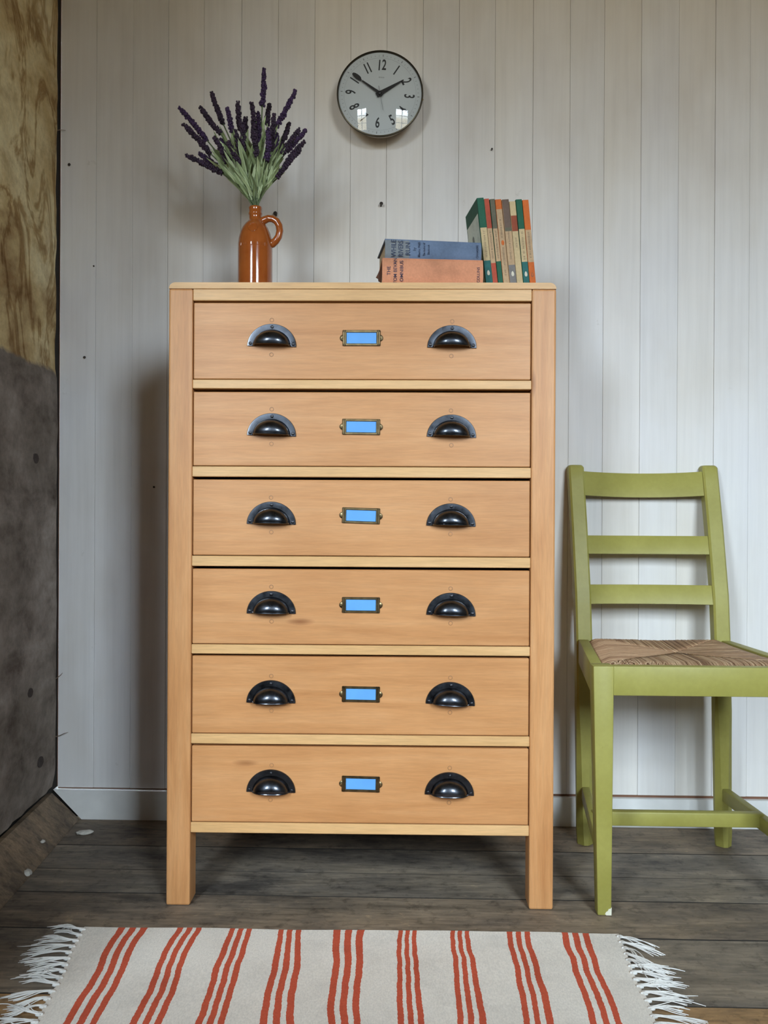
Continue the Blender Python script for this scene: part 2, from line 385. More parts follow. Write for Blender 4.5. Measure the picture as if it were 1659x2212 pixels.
# back wall: backing with each painted board in front of it
wb = mk('wall_back', box(-1.3, XR, 0.016, 0.06, -0.06, ZC), M['dark'])
tag(wb, 'white painted tongue and groove board wall', 'wall', kind='structure')
edges = [-0.8293, -0.7439, -0.6563, -0.5723, -0.4874, -0.3983, -0.3115, -0.225, -0.1397, -0.0547, 0.0302, 0.1149, 0.1994, 0.2881, 0.3744, 0.454, 0.5399, 0.6267, 0.7112, 0.7912]
while edges[-1] < XR-0.1: edges.append(edges[-1]+0.0852)
for i, (a, b) in enumerate(zip(edges, edges[1:])):
    d = 0.0009*math.sin(i*2.7)
    mk('wall_board', box(a+0.0002, b-0.0002, d*0.6, 0.0155, 0.0722, ZC, 0.0008), M['wall'], wb)
mk('board_tongue', box(edges[0]-0.0026, edges[0]+0.0001, 0.004, 0.0155, 0.0735, ZC), M['rawplank'], wb)
mk('skirting_ground', box(edges[0], XR, 0.003, 0.0159, 0.0655, 0.0733), M['rawplank'], wb)
# skirting with its cut corner
bb = mk('baseboard_back', prism_xz(bmesh.new(), [(-0.768, 0.0), (XR, 0.0), (XR, 0.064), (0.4, 0.0665), (-0.836, 0.0695)], -0.010, 0.0158), M['skirt'])
tag(bb, 'white skirting board with diagonally cut corner', 'baseboard', kind='structure')
# nails and marks
def nail(px, pz, r, out, label, tilt=(0, 0), group=None, hook=False):
    t = empty('nail', (px, -0.001, pz), (R(tilt[0]), 0, R(tilt[1])))
    tag(t, label, 'nail', group)
    bm = bmesh.new(); tube(bm, [(0, 0.004, 0), (0, -out, 0)], r*0.45, 8); mk('shank', bm, M['iron'], t)
    bm = bmesh.new(); lathe(bm, [(r*0.9, out-0.0005), (r, out), (r, out+0.001), (r*0.6, out+0.0017)], 12, 'Y'); mk('head', bm, M['iron'], t)
    if hook:
        bm = bmesh.new(); tube(bm, [(0.001, -out, -0.001), (0.003, -out-.002, -0.004), (0.002, -out-.003, -0.009)], [0.0022, 0.0018, 0.0008], 6); mk('bent_tip', bm, M['iron'], t)
nail(-0.0669, 1.4509, 0.0042, 0.010, 'iron nail in white boards above the blue book', (-12, 6))
nail(-0.315, 1.4333, 0.0048, 0.006, 'dark bent nail in white boards just right of the jug neck', (10, -4), hook=True)
nail(0.192, 1.580, 0.0022, 0.006, 'tiny nail in white boards right of the clock', (-8, 0))
nail(-0.8079, 1.5517, 0.0034, 0.0005, 'dark nail head high up beside the left wall corner')
nail(-0.7691, 1.0943, 0.0032, 0.0005, 'dark nail head left of the chest, lower of the two by the corner', (0, 10))
nail(-0.6014, 0.7872, 0.0024, 0.0005, 'small dark nail head close to the left side of the chest')
nail(-0.7479, 1.3108, 0.0019, 0.0005, 'tiny dark nail head between the two larger corner nail heads')

# left wall: uneven stained plaster
def left_wall():
    bm = bmesh.new(); ny, nz = 60, 110; y0, y1, z0, z1 = -0.006, -1.45, 0.075, ZC
    g = []
    for j in range(nz+1):
        row = []
        for i in range(ny+1):
            t = (i/ny)**1.5; y = y0+(y1-y0)*t; z = z0+(z1-z0)*(j/nz)**1.1
            x = -0.8345+0.07*(-y)
            p = Vector((0, y*5, z*5)); x += 0.007*noise.noise(p)+0.003*noise.noise(p*3.3)
            if z < 1.05: x += 0.004
            x -= 0.004*math.exp(-(-y)/0.010)
            if z < 0.11: x -= 0.012*(0.11-z)/0.035*(0.6+0.6*noise.noise(Vector((3, y*22, 0))))
            row.append(bm.verts.new((x, y, z)))
        g.append(row)
    back = [[bm.verts.new((-1.15, v.co.y, v.co.z)) for v in (g[j][0], g[j][-1])] for j in (0, nz)]
    for j in range(nz):
        for i in range(ny): bm.faces.new((g[j][i], g[j][i+1], g[j+1][i+1], g[j+1][i]))
    bm.faces.new([g[0][i] for i in range(ny, -1, -1)]+[back[0][0], back[0][1]])
    bm.faces.new([g[nz][i] for i in range(ny+1)]+[back[1][1], back[1][0]])
    bm.faces.new([g[j][ny] for j in range(nz, -1, -1)]+[back[0][1], back[1][1]])
    bm.faces.new([g[j][0] for j in range(nz+1)]+[back[1][0], back[0][0]])
    bm.faces.new([back[0][0], back[1][0], back[1][1], back[0][1]])
    bmesh.ops.recalc_face_normals(bm, faces=bm.faces)
    return bm
wl = mk('wall_left', left_wall(), M['plaster'], smooth=50)
tag(wl, 'stained yellow plaster wall with dirty grey lower half', 'wall', kind='structure')
mk('wall_footing', box(-1.15, -0.853, -1.45, 0.0, 0, 0.08), M['dark'], wl)
for (y, z, r) in ((-0.155, 0.845, 0.011), (-0.185, 0.335, 0.010), (-0.115, 0.165, 0.012)):        # old holes in the plaster
    bm = bmesh.new(); n = 14
    ring = [(0.0, y+r*(1+0.25*noise.noise(Vector((k*1.7, y*9, 0))))*math.cos(2*math.pi*k/n)*1.3, z+r*math.sin(2*math.pi*k/n)) for k in range(n)]
    x = -0.8345+0.07*(-y)+0.007*noise.noise(Vector((0, y*5, z*5)))+0.003*noise.noise(Vector((0, y*5, z*5))*3.3)+0.004
    a = [bm.verts.new((x+0.0022, q[1], q[2])) for q in ring]; b = [bm.verts.new((x-0.004, q[1], q[2])) for q in ring]
    c = bm.verts.new((x+0.0005, y, z))
    for k in range(n):
        bm.faces.new((a[k], a[(k+1) % n], c)); bm.faces.new((b[k], b[(k+1) % n], a[(k+1) % n], a[k]))
    mk('plaster_pit', bm, plain('pit', (0.05, 0.035, 0.028), 0.9), wl)
# sloping fillet board along the foot of the left wall
bm = bmesh.new(); n = 24; rows = []
for i in range(n+1):
    y = -0.012-1.4*i/n; dx = 0.07*(-y)
    wv = 0.004*noise.noise(Vector((0, y*8, 1)))
    rows.append([bm.verts.new(q) for q in ((-0.852+dx, y, 0.0), (-0.774+dx+wv*0.5, y, 0.0005), (-0.776+dx+wv*0.5, y, 0.004), (-0.8385+dx, y, 0.062+wv), (-0.852+dx, y, 0.060+wv))])
for a, b in zip(rows, rows[1:]):
    for k in range(5): bm.faces.new((a[k], b[k], b[(k+1) % 5], a[(k+1) % 5]))
bm.faces.new(rows[0]); bm.faces.new(list(reversed(rows[-1])))
bmesh.ops.recalc_face_normals(bm, faces=bm.faces)
tag(mk('trim_1', bm, M['fillet']), 'sloping brown board along the foot of the left wall', 'trim', kind='structure')

# floor
fl = mk('floor', box(XL, XR, YB, 0.05, -0.06, -0.022), M['dark'])
tag(fl, 'old worn grey brown floorboards', 'floor', kind='structure')
seams = [0.014, -0.165, -0.293, -0.403, -0.548, -0.757, -0.915, -1.08, -1.26, -1.41, -1.60, -1.76, -1.95, -2.12, -2.30, -2.46, -2.63, -2.80, -2.98, YB]
for i, (a, b) in enumerate(zip(seams, seams[1:])):
    mt = M['floor3'] if i == 5 else (M['floor2'] if i in (0, 3, 8, 12) else M['floor'])
    y0, y1 = b+0.0006, a-0.0006-0.0010*(i % 3 == 1)
    bm = bmesh.new(); nx = 60; top = []
    for k in range(nx+1):
        x = XL+(XR-XL)*k/nx; j0 = 0.0012*noise.noise(Vector((x*9, b*13, 0))); j1 = 0.0012*noise.noise(Vector((x*9, a*13, 0)))
        zz = -0.0006+0.0006*noise.noise(Vector((x*2, a*5, 3)))
        top.append([bm.verts.new(q) for q in ((x, y0+j0, -0.02), (x, y0+j0, zz-0.0004), (x, y0+j0+0.0006, zz), (x, y1+j1-0.0012, zz), (x, y1+j1, zz-0.0014), (x, y1+j1, -0.02))])
    for p, q in zip(top, top[1:]):
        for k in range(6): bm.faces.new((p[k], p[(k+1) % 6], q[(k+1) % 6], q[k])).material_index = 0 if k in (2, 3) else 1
    bmesh.ops.recalc_face_normals(bm, faces=bm.faces)
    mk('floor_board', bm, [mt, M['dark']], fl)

tag(mk('ceiling', box(XL-.1, XR+.1, YB-.1, 0.06, ZC, ZC+0.05), M['roomceil']), 'plain plaster ceiling', 'ceiling', kind='structure')
tag(mk('wall_right', box(XR, XR+0.1, YB-.1, 0.06, -0.06, ZC), M['room']), 'plain plaster wall on the right', 'wall', kind='structure')
tag(mk('wall_recess', box(XL, -1.15, -1.45, -1.35, -0.06, ZC), M['room']), 'plain plaster wall of the side recess', 'wall', kind='structure')
tag(mk('wall_far_left', box(XL-0.1, XL, YB-.1, -1.35, -0.06, ZC), M['room']), 'plain plaster wall of the far left', 'wall', kind='structure')
bm = bmesh.new(); xs = [XL]
for cx, ww, z0, z1 in WINDOWS:
    box(xs[-1], cx-ww/2, YB-0.12, YB, -0.06, ZC, bm=bm); box(cx-ww/2, cx+ww/2, YB-0.12, YB, -0.06, z0, bm=bm); box(cx-ww/2, cx+ww/2, YB-0.12, YB, z1, ZC, bm=bm)
    xs.append(cx+ww/2)
box(xs[-1], XR, YB-0.12, YB, -0.06, ZC, bm=bm)
tag(mk('wall_front', bm, M['room']), 'plaster wall behind the viewer with two windows', 'wall', kind='structure')
for i, (cx, ww, z0, z1) in enumerate(WINDOWS):
    t = empty('window_%d' % (i+1), (cx, YB-0.07, z0)); tag(t, 'white painted casement window, %s of two behind the viewer' % ('left' if i == 0 else 'right'), 'window', kind='structure')
    h = z1-z0; f = 0.035
    bm = box(-ww/2, -ww/2+f, -0.02, 0.03, 0, h); box(ww/2-f, ww/2, -0.02, 0.03, 0, h, bm=bm); box(-ww/2+f, ww/2-f, -0.02, 0.03, 0, f, bm=bm); box(-ww/2+f, ww/2-f, -0.02, 0.03, h-f, h, bm=bm)
    mk('window_frame', bm, M['winpaint'], t)
    mk('glazing_bar', box(-0.017, 0.017, -0.01, 0.02, f, h-f), M['winpaint'], t)
    nr = 3
    for k in range(1, nr): mk('glazing_bar', box(-ww/2+f, ww/2-f, -0.009, 0.019, h*k/nr-0.017, h*k/nr+0.017), M['winpaint'], t)
    for k in range(nr):
        for s in (-1, 1):
            a, b = sorted((s*0.0175, s*(ww/2-f)))
            mk('pane', box(a, b, 0.003, 0.006, (h*k/nr+0.0175) if k else f, (h*(k+1)/nr-0.0175) if k < nr-1 else h-f), M['glass'], t)
    mk('window_sill', box(-ww/2-0.05, ww/2+0.05, 0.03, 0.12, -0.03, 0.0), M['winpaint'], t)

# ================================================================== CHEST OF DRAWERS
H = 1.155; W2 = 0.358; DEP = 0.42
chest = empty('chest_of_drawers', (-0.0867, -0.4499, 0), (0, 0, 0.01126))
tag(chest, 'tall waxed beech chest of six drawers with dark cup handles', 'chest')
SI = 0.3135                                     # inner edge of the stiles
for s in (-1, 1):
    x0, x1 = sorted((s*SI, s*W2))
    mk('leg', box(x0, x1, 0, 0.05, 0, H-0.0115, 0.0035, 2), M['stile'], chest)
    mk('leg', box(x0, x1, DEP-0.05, DEP, 0, H-0.0115, 0.0035, 2), M['stile'], chest)
    x0, x1 = sorted((s*(SI+0.012), s*(W2-0.004)))
    mk('side_panel', box(x0, x1, 0.05, DEP-0.05, 0.135, H-0.0115), M['stile'], chest)
bm = bmesh.new(); cr = 0.012                    # top with rounded ends
poly = [(-W2, H-0.0115), (W2, H-0.0115)]
for k in range(7): a = math.pi/2*k/6; poly.append((W2-cr+cr*math.cos(a), H-0.0115+(0.0115)*math.sin(a)))
for k in range(7): a = math.pi/2+math.pi/2*k/6; poly.append((-W2+cr+cr*math.cos(a), H-0.0115+(0.0115)*math.sin(a)))
poly2 = []
for p in poly:
    if not poly2 or (Vector(p)-Vector(poly2[-1])).length > 1e-5: poly2.append(p)
if (Vector(poly2[0])-Vector(poly2[-1])).length < 1e-5: poly2.pop()
prism_xz(bm, poly2, -0.0005, DEP); mk('top_panel', bm, M['rail'], chest, smooth=30)
mk('back_panel', box(-SI, SI, DEP-0.012, DEP-0.006, 0.135, H-0.012), M['carcass'], chest)
#          drawer top, bottom, rail bottom
ROWS = [(1.1177, 0.9765, 0.9587), (0.9527, 0.8158, 0.7954), (0.7903, 0.6499, 0.6296), (0.6244, 0.4857, 0.4671), (0.4628, 0.3198, 0.3002), (0.2960, 0.1554, 0.1351)]
mk('rail', box(-SI+.0003, SI-.0003, 0.001, 0.05, 1.1215, H-0.0118, 0.0012), M['rail'], chest)
for i, (zt, zb, rb) in enumerate(ROWS):
    mk('rail', box(-SI+.0003, SI-.0003, 0.0008, 0.05, rb, zb-0.0013, 0.0012), M['rail'], chest)
# cup handle: flange plus half dome, open below
def cup_handle():
    bm = bmesh.new(); A, B, a, b, dp = 0.0455, 0.0415, 0.0335, 0.029, 0.0215
    def pull(z): return 1-0.15*(max(0, 0.012-z)/0.012)**2
    n = 36; prof = [(1.0, 0.0), (1.0, 0.0026), (0.94, 0.0036), (0.5, 0.0038), (0.14, 0.0036), (0.0, 0.0062)]      # flange outer -> inner
    rings = []
    for f, y in prof:
        rx, rz = a+(A-a)*f, b+(B-b)*f
        rings.append([(rx*math.cos(math.pi*k/n), -y, rz*math.sin(math.pi*k/n)) for k in range(n+1)])
    for t in (0.97, 0.92, 0.84, 0.74, 0.62, 0.48, 0.33, 0.17, 0.0):
        ring = []
        for k in range(n+1):
            z = 0.0018+(b-0.0018)*t*math.sin(math.pi*k/n)
            y = 0.0062+dp*math.sqrt(max(0, 1-t**2.3))*pull(z); ring.append((a*t*math.cos(math.pi*k/n), -y, z))
        rings.append(ring)
    vr = []
    for j, r in enumerate(rings):
        if j == len(rings)-1: c = bm.verts.new(r[0]); vr.append([c]*(n+1))
        else: vr.append([bm.verts.new(q) for q in r])
    for p, q in zip(vr, vr[1:]):
        for k in range(n):
            vsx = []
            for v in (p[k], p[k+1], q[k+1], q[k]):
                if v not in vsx: vsx.append(v)
            if len(vsx) > 2: bm.faces.new(vsx)
    bmesh.ops.recalc_face_normals(bm, faces=bm.faces)
    f0 = max(bm.faces, key=lambda f: -f.calc_center_median().y)
    if f0.normal.y > 0: bmesh.ops.reverse_faces(bm, faces=bm.faces)
    geo = bmesh.ops.solidify(bm, geom=list(bm.faces), thickness=0.0014)
    # rolled lip along the lower front edge
    pts = [(a*t*1.0, -(0.0062+dp*math.sqrt(max(0, 1-abs(t)**2.3))*pull(0.0022))-0.0003, 0.0022) for t in [math.sin(math.pi/2*k/14) for k in range(-14, 15)]]
    tube(bm, pts, 0.0013, 8)
    return bm
hm = mk('cup_handle', cup_handle(), M['steel'], smooth=40); HM = hm.data; bpy.data.objects.remove(hm)
bm = bmesh.new(); lathe(bm, [(0.0031, 0.0), (0.0031, 0.0046), (0.0026, 0.0058), (0.0012, 0.0063)], 12, 'Y')
sm_ = mk('screw', bm, M['screw'], smooth=40); SM = sm_.data; bpy.data.objects.remove(sm_)
# label holder
def label_frame():
    bm = bmesh.new(); w, h, t = 0.035, 0.0146, 0.0034
    box(-w, w, -0.0030, 0, h-0.0046, h, 0.0009, bm=bm); box(-w, w, -0.0030, 0, -h, -h+0.0046, 0.0009, bm=bm)
    for s in (-1, 1):
        x0, x1 = sorted((s*(w-0.0075), s*w)); box(x0, x1, -0.0030, 0, -h, h, 0.0009, bm=bm)
        x0, x1 = sorted((s*(w-0.0050), s*(w-0.0032))); box(x0, x1, -0.0046, -0.0025, -h, h, 0.0006, bm=bm)
        bm2 = bmesh.new(); lathe(bm2, [(0.0062, 0.0), (0.0062, 0.0018), (0.0050, 0.0026)], 18, 'Y')
        bmesh.ops.translate(bm2, verts=bm2.verts, vec=(s*(w-0.0012), 0, 0))
        me = bpy.data.meshes.new('t'); bm2.to_mesh(me); bm2.free(); bm.from_mesh(me); bpy.data.meshes.remove(me)
    return bm
lf = mk('label_frame', label_frame(), M['brass'], smooth=35); LF = lf.data; bpy.data.objects.remove(lf)
lp = bmesh.new(); lathe(lp, [(0.0017, 0.002), (0.0019, 0.0034), (0.0010, 0.0042)], 10, 'Y'); lp = mk('pin', lp, M['pin'], smooth=40); LP = lp.data; bpy.data.objects.remove(lp)
lc = mk('label_card', box(-0.0285, 0.0285, -0.0012, -0.0002, -0.0105, 0.0105), M['card']); LC = lc.data; bpy.data.objects.remove(lc)
bm = bmesh.new(); lathe(bm, [(0.0042, 0.0), (0.0042, 0.0004), (0.0029, 0.0005), (0.0027, 0.0001)], 16, 'Y', cap=False); pl_ = mk('plug', bm, M['peg']); PLM = pl_.data; bpy.data.objects.remove(pl_)
HZ = [(1.0369, 1.0527, 1.0352), (0.8717, 0.8886, 0.8705), (0.7082, 0.7245, 0.7066), (0.5429, 0.5594, 0.5418), (0.3775, 0.3943, 0.3770), (0.2121, 0.2283, 0.2103)]
HX = [(-0.1665, -0.0005, 0.1664), (-0.1662, -0.0002, 0.1664), (-0.1658, 0.0003, 0.1664), (-0.1650, 0.0010, 0.1672), (-0.1648, 0.0018, 0.1668), (-0.1640, 0.0024, 0.1660)]
ROT = [(1.2, 0, 0.8), (1.5, 0.6, 1.2), (0.8, 1.6, 1.0), (0.2, 0.2, 1.6), (0.5, 0.6, 2.6), (0.9, 1.0, 1.2)]
PUL = [0.0, 0.0, 0.002, -0.001, 0.001, 0.0005]
for i, (zt, zb, rb) in enumerate(ROWS):
    zc = (zt+zb)/2; fy = 0.002+PUL[i]*0.4
    bm = box(-SI+0.0018, SI-0.0018, 0, 0.018, zb-zc, zt-zc, 0.0013, 1)
    for s in (-1, 1):                            # drawer box behind the front
        x0, x1 = sorted((s*(SI-0.018), s*(SI-0.006))); box(x0, x1, 0.018, DEP-0.03, zb-zc+0.004, zt-zc-0.016, bm=bm)
    box(-SI+0.018, SI-0.018, 0.018, DEP-0.03, zb-zc+0.006, zb-zc+0.012, bm=bm); box(-SI+0.018, SI-0.018, DEP-0.042, DEP-0.03, zb-zc+0.012, zt-zc-0.016, bm=bm)
    d = mk('drawer', bm, M['drawer'], chest, (0, fy, zc))
    for k in (0, 2):
        o = mk('cup_handle', HM, M['steel'], d, (HX[i][k], 0, HZ[i][k]-zc), (0, R(ROT[i][k]), 0), label='dark steel cup handle')
        rot = Matrix.Rotation(R(ROT[i][k]), 4, 'Y')
        for sx, sz in ((-0.0395, 0.0045), (0.0395, 0.0045), (0, 0.0355)):
            p = rot @ Vector((sx, 0, sz)); mk('screw', SM, M['screw'], d, (HX[i][k]+p.x, 0, HZ[i][k]-zc+p.z))
        for dz in (0.0490, -0.0150): mk('wood_plug', PLM, M['peg'], d, (HX[i][k]+random.uniform(-.001, .001), 0, HZ[i][k]-zc+dz), label='faint plugged screw hole')
    rr = (0, R(ROT[i][1]), 0); lx, lz = HX[i][1], HZ[i][1]-zc
    mk('label_frame', LF, M['brass'], d, (lx, 0, lz), rr, label='aged brass label holder'); mk('label_card', LC, M['card'], d, (lx, 0, lz), rr, label='blank bright blue card')
    for s in (-1, 1): mk('pin', LP, M['pin'], d, (lx+s*0.0365, 0, lz))
# small wooden glue blocks hanging under the bottom
for s, tl in ((-1, 8), (1, -8)):
    mk('glue_block', hexa(bmesh.new(), [(0.150+s*0.007+q[0]*(.6 if q[2] else 1), 0.30+q[1], 0.1351-0.045+q[2]) for q in ((-.004, 0, 0), (.004, 0, 0), (.004, .02, 0), (-.004, .02, 0), (-.006+s*.003, 0, .045), (.006+s*.003, 0, .045), (.006+s*.003, .02, .045), (-.006+s*.003, .02, .045))]), M['carcass'], chest)
mk('bottom_panel', box(-SI, SI, 0.05, DEP-0.013, 0.137, 0.143), M['carcass'], chest)

# ================================================================== CHAIR
CX, CY = 0.541, -0.29
chair = empty('dining_chair', (CX, CY, 0)); tag(chair, 'olive green painted ladder back chair with rush seat', 'chair')
def C(x, y, z): return (x-CX, y-CY, z)
def cbox(x0, x1, y0, y1, z0, z1, bv=0.002): return box(x0-CX, x1-CX, y0-CY, y1-CY, z0, z1, bv, 2)
# back posts: front face y at heights
PZ = [(0.0, -0.128), (0.12, -0.126), (0.30, -0.126), (0.44, -0.124), (0.55, -0.110), (0.70, -0.072), (0.842, -0.030)]
def post(side):
    bm = bmesh.new(); rings = []
    cxs = {-1: [(0, .396), (.44, .391), (.842, .388)], 1: [(0, .6995), (.44, .693), (.842, .694)]}[side]
    def px(z):
        for (z0, x0), (z1, x1) in zip(cxs, cxs[1:]):
            if z <= z1: return x0+(x1-x0)*(z-z0)/(z1-z0)
        return cxs[-1][1]
    pts = []
    for (z0, y0), (z1, y1) in zip(PZ, PZ[1:]):
        for k in range(4): t = k/4; pts.append((z0+(z1-z0)*t, y0+(y1-y0)*t))
    pts += [(0.836, -0.0315), (0.840, -0.0302), (0.8422, -0.0300)]
    pts.sort(); c = 0.004
    for z, y in pts:
        hw, dp = 0.0175, 0.034
        if z < 0.32: hw = 0.0185; dp = 0.033
        if z > 0.839: hw -= 0.002; y += 0.002; dp -= 0.004
        if z > 0.842: hw -= 0.003; y += 0.002; dp -= 0.004
        if z < 0.003: hw -= 0.002
        x = px(z); cc = c if z > 0.32 else c+0.009*(1-z/0.32)**0.6 if z > 0 else 0.012
        cc = min(cc, hw*0.8)
        o = [(x-hw+cc, y), (x+hw-cc, y), (x+hw, y+cc), (x+hw, y+dp-cc), (x+hw-cc, y+dp), (x-hw+cc, y+dp), (x-hw, y+dp-cc), (x-hw, y+cc)]
        rings.append([bm.verts.new(C(q[0], q[1], z)) for q in o])
    for a, b in zip(rings, rings[1:]):
        for k in range(8): bm.faces.new((a[k], a[(k+1) % 8], b[(k+1) % 8], b[k]))
    bm.faces.new(list(reversed(rings[0]))); bm.faces.new(rings[-1]); return bm
mk('back_leg', post(-1), M['green'], chair, smooth=32); mk('back_leg', post(1), M['green'], chair, smooth=32)
def fleg(xt0, xt1, xb0, xb1):
    yt, yb, dt, db = -0.4655, -0.4655, 0.037, 0.026
    return hexa(bmesh.new(), [C(xb0, yb, 0), C(xb1, yb, 0), C(xb1, yb+db, 0), C(xb0, yb+db, 0), C(xt0, yt, 0.4535), C(xt1, yt, 0.4535), C(xt1, yt+dt, 0.4535), C(xt0, yt+dt, 0.4535)], 0.003, 2)
mk('front_leg', fleg(0.3385, 0.3764, 0.3485, 0.3740), M['green'], chair, smooth=32)
mk('front_leg', fleg(0.7056, 0.7435, 0.7080, 0.7335), M['green'], chair, smooth=32)
bm = bmesh.new()                                   # paint chipped off the foot
prism_xz(bm, [(x-CX, z) for x, z in ((0.3645, 0.001), (0.3737, 0.001), (0.3740, 0.016), (0.3715, 0.0125), (0.3690, 0.013), (0.3668, 0.0085), (0.3640, 0.007), (0.3620, 0.003))], -0.4659-CY, -0.4650-CY); mk('paint_chip', bm, M['chip'], chair, label='cream patch of chipped paint')
mk('seat_rail', cbox(0.3755, 0.7065, -0.4625, -0.440, 0.3995, 0.4530), M['green'], chair, smooth=32)
for s in (-1, 1):
    xf, xb = (0.3400, 0.3775) if s < 0 else (0.7420, 0.7110)
    w = 0.022*s*-1
    p = [(xf, -0.432), (xf+w, -0.432), (xb+w, -0.122), (xb, -0.122)]
    if s > 0: p = [p[1], p[0], p[3], p[2]]
    mk('seat_rail', hexa(bmesh.new(), [C(*q, 0.3995) for q in p]+[C(*q, 0.4525) for q in p], 0.002, 2), M['green'], chair, smooth=32)
mk('seat_rail', cbox(0.405, 0.678, -0.118, -0.098, 0.3995, 0.4480), M['green'], chair, smooth=32)
# curved ladder slats between the posts
def slat(z0, z1, sag, y0, y1):
    bm = bmesh.new(); n = 14; r = []
    xl, xr = 0.400, 0.680
    for k in range(n+1):
        t = k/n; x = xl+(xr-xl)*t; bow = 0.016*(1-(2*t-1)**2); th = 0.013; sg = sag*(1-(2*t-1)**2)
        def yy(z): return y0+(y1-y0)*(z-z0)/(z1-z0)
        r.append([bm.verts.new(C(x, *q)) for q in ((yy(z0)+bow, z0-sg), (yy(z1)+bow, z1-sg), (yy(z1)+bow+0.002, z1-sg+0.0015), (yy(z1)+bow+th, z1-sg+.0008), (yy(z0)+bow+th, z0-sg), (yy(z0)+bow+0.002, z0-sg-0.0012))])
    for a, b in zip(r, r[1:]):
        for k in range(6): bm.faces.new((a[k], b[k], b[(k+1) % 6], a[(k+1) % 6]))
    bm.faces.new(r[0]); bm.faces.new(list(reversed(r[-1])))
    bmesh.ops.recalc_face_normals(bm, faces=bm.faces)
    return bm
mk('back_slat', slat(0.7725, 0.8265, 0.0045, -0.044, -0.028), M['green'], chair, smooth=40)
mk('back_slat', slat(0.640, 0.6790, 0.0005, -0.082, -0.071), M['green'], chair, smooth=40)
mk('back_slat', slat(0.530, 0.5700, 0.0005, -0.109, -0.099), M['green'], chair, smooth=40)
# H stretcher
for s in (-1, 1):
    xf, xb = (0.357, 0.396) if s < 0 else (0.725, 0.6995)
    w = 0.009
    p = [(xf-w, -0.455), (xf+w, -0.455), (xb+w, -0.112), (xb-w, -0.112)]
    mk('stretcher', hexa(bmesh.new(), [C(*q, 0.100) for q in p]+[C(*q, 0.1285) for q in p], 0.003, 2), M['green'], chair, smooth=32)
mk('stretcher', cbox(0.374, 0.714, -0.300, -0.280, 0.1045, 0.1335, 0.0035), M['green'], chair, smooth=32)
# rush seat: woven cords over a padded core, four triangles meeting on the diagonals
FL, FR, BL, BR = Vector((0.366, -0.442)), Vector((0.716, -0.442)), Vector((0.404, -0.128)), Vector((0.678, -0.128))
cen = (FL+FR+BL+BR)/4
def seat_z(x, y):
    v = (y+0.442)/(0.314); xl = FL.x+(BL.x-FL.x)*v; xr = FR.x+(BR.x-FR.x)*v; u = (x-xl)/(xr-xl)
    e = min(u, 1-u, v, 1-v); e = max(e, 0)
    r = 0.0085*(1-math.exp(-e/0.035))
    hollow = -0.006*math.sin(math.pi*min(max(u, 0), 1))*math.sin(math.pi*min(max(v, 0), 1))
    return 0.4475+r+hollow+0.003*v
seat = empty('rush_seat', (0, 0, 0)); seat.parent = chair; seat['label'] = 'worn brown woven rush seat'
bm = bmesh.new(); N = 24; gg = []
for j in range(N+1):
    v = j/N; row = []
    for i in range(N+1):
        u = i/N; xl = FL.x+(BL.x-FL.x)*v; xr = FR.x+(BR.x-FR.x)*v; x = xl+(xr-xl)*u; y = -0.442+0.314*v
        row.append(bm.verts.new(C(x, y, seat_z(x, y)-0.0025)))
    gg.append(row)
for j in range(N):
    for i in range(N): bm.faces.new((gg[j][i], gg[j][i+1], gg[j+1][i+1], gg[j+1][i]))
ext = bmesh.ops.extrude_face_region(bm, geom=list(bm.faces)); vv = [g for g in ext['geom'] if isinstance(g, bmesh.types.BMVert)]
for q in vv: q.co.z = 0.425
bmesh.ops.recalc_face_normals(bm, faces=bm.faces)
mk('seat_core', bm, M['rushbase'], seat, smooth=40)
def rush():
    bm = bmesh.new(); lay = bm.verts.layers.float.new('tone'); rnd = random.Random(3)
    tri = [(FL, FR), (FR, BR), (BR, BL), (BL, FL)]
    for qi, (p, q) in enumerate(tri):
        L = (q-p).length; n = int(L/0.0034); e = (q-p)/n; nrm = Vector((-e.y, e.x)).normalized()
        for k in range(n):
            a = p+e*(k+0.5+rnd.uniform(-.2, .2)); t = (k+0.5)/n
            # run inward until the diagonal to the centre
            depth = min(t, 1-t)*2
            apex = p+(cen-p)*depth if t < 0.5 else q+(cen-q)*depth
            ln = (apex-a).dot(nrm)
            if ln < 0.003: continue
            m = 5; pts = []
            tone = min(1, max(0, rnd.gauss(0.48, 0.24)))
            if qi == 0 and rnd.random() < 0.35: tone = min(1, tone+0.3)
            sway = rnd.uniform(-0.0015, 0.0015)
            dirn = (apex-a)
            for s in range(m+1):
                g = a+dirn*(s/m)+Vector((e.x, e.y)).normalized()*sway*math.sin(s/m*3)
                pts.append(Vector(C(g.x, g.y, seat_z(g.x, g.y)-0.0008+rnd.uniform(0, .0006))))
            st = a-nrm*0.006; pts.insert(0, Vector(C(st.x, st.y, seat_z(a.x, a.y)-0.006)))
            before = len(bm.verts); tube(bm, pts, [0.0019]*(len(pts)-1)+[0.0014], 5)
            bm.verts.ensure_lookup_table()
            for vtx in bm.verts[before:]: vtx[lay] = tone
    # frayed strands by the front left corner
    for k in range(26):
        x = 0.372+rnd.random()*0.10; y = -0.440+rnd.random()*0.012
        a = Vector((x, y, seat_z(x, max(y, -.441))+0.002)); d = Vector((rnd.uniform(-.015, .02), rnd.uniform(-.004, .02), 0))
        before = len(bm.verts); tube(bm, [Vector(C(*(a)))-Vector((0, 0, .004)), Vector(C(*(a+d*0.5)))+Vector((0, 0, rnd.uniform(.001, .005))), Vector(C(*(a+d)))-Vector((0, 0, .001))], 0.0008, 4)
        bm.verts.ensure_lookup_table()
        for vtx in bm.verts[before:]: vtx[lay] = rnd.uniform(0.7, 1.0)
    return bm
mk('rush_cords', rush(), M['rush'], seat, smooth=True, kind='stuff')

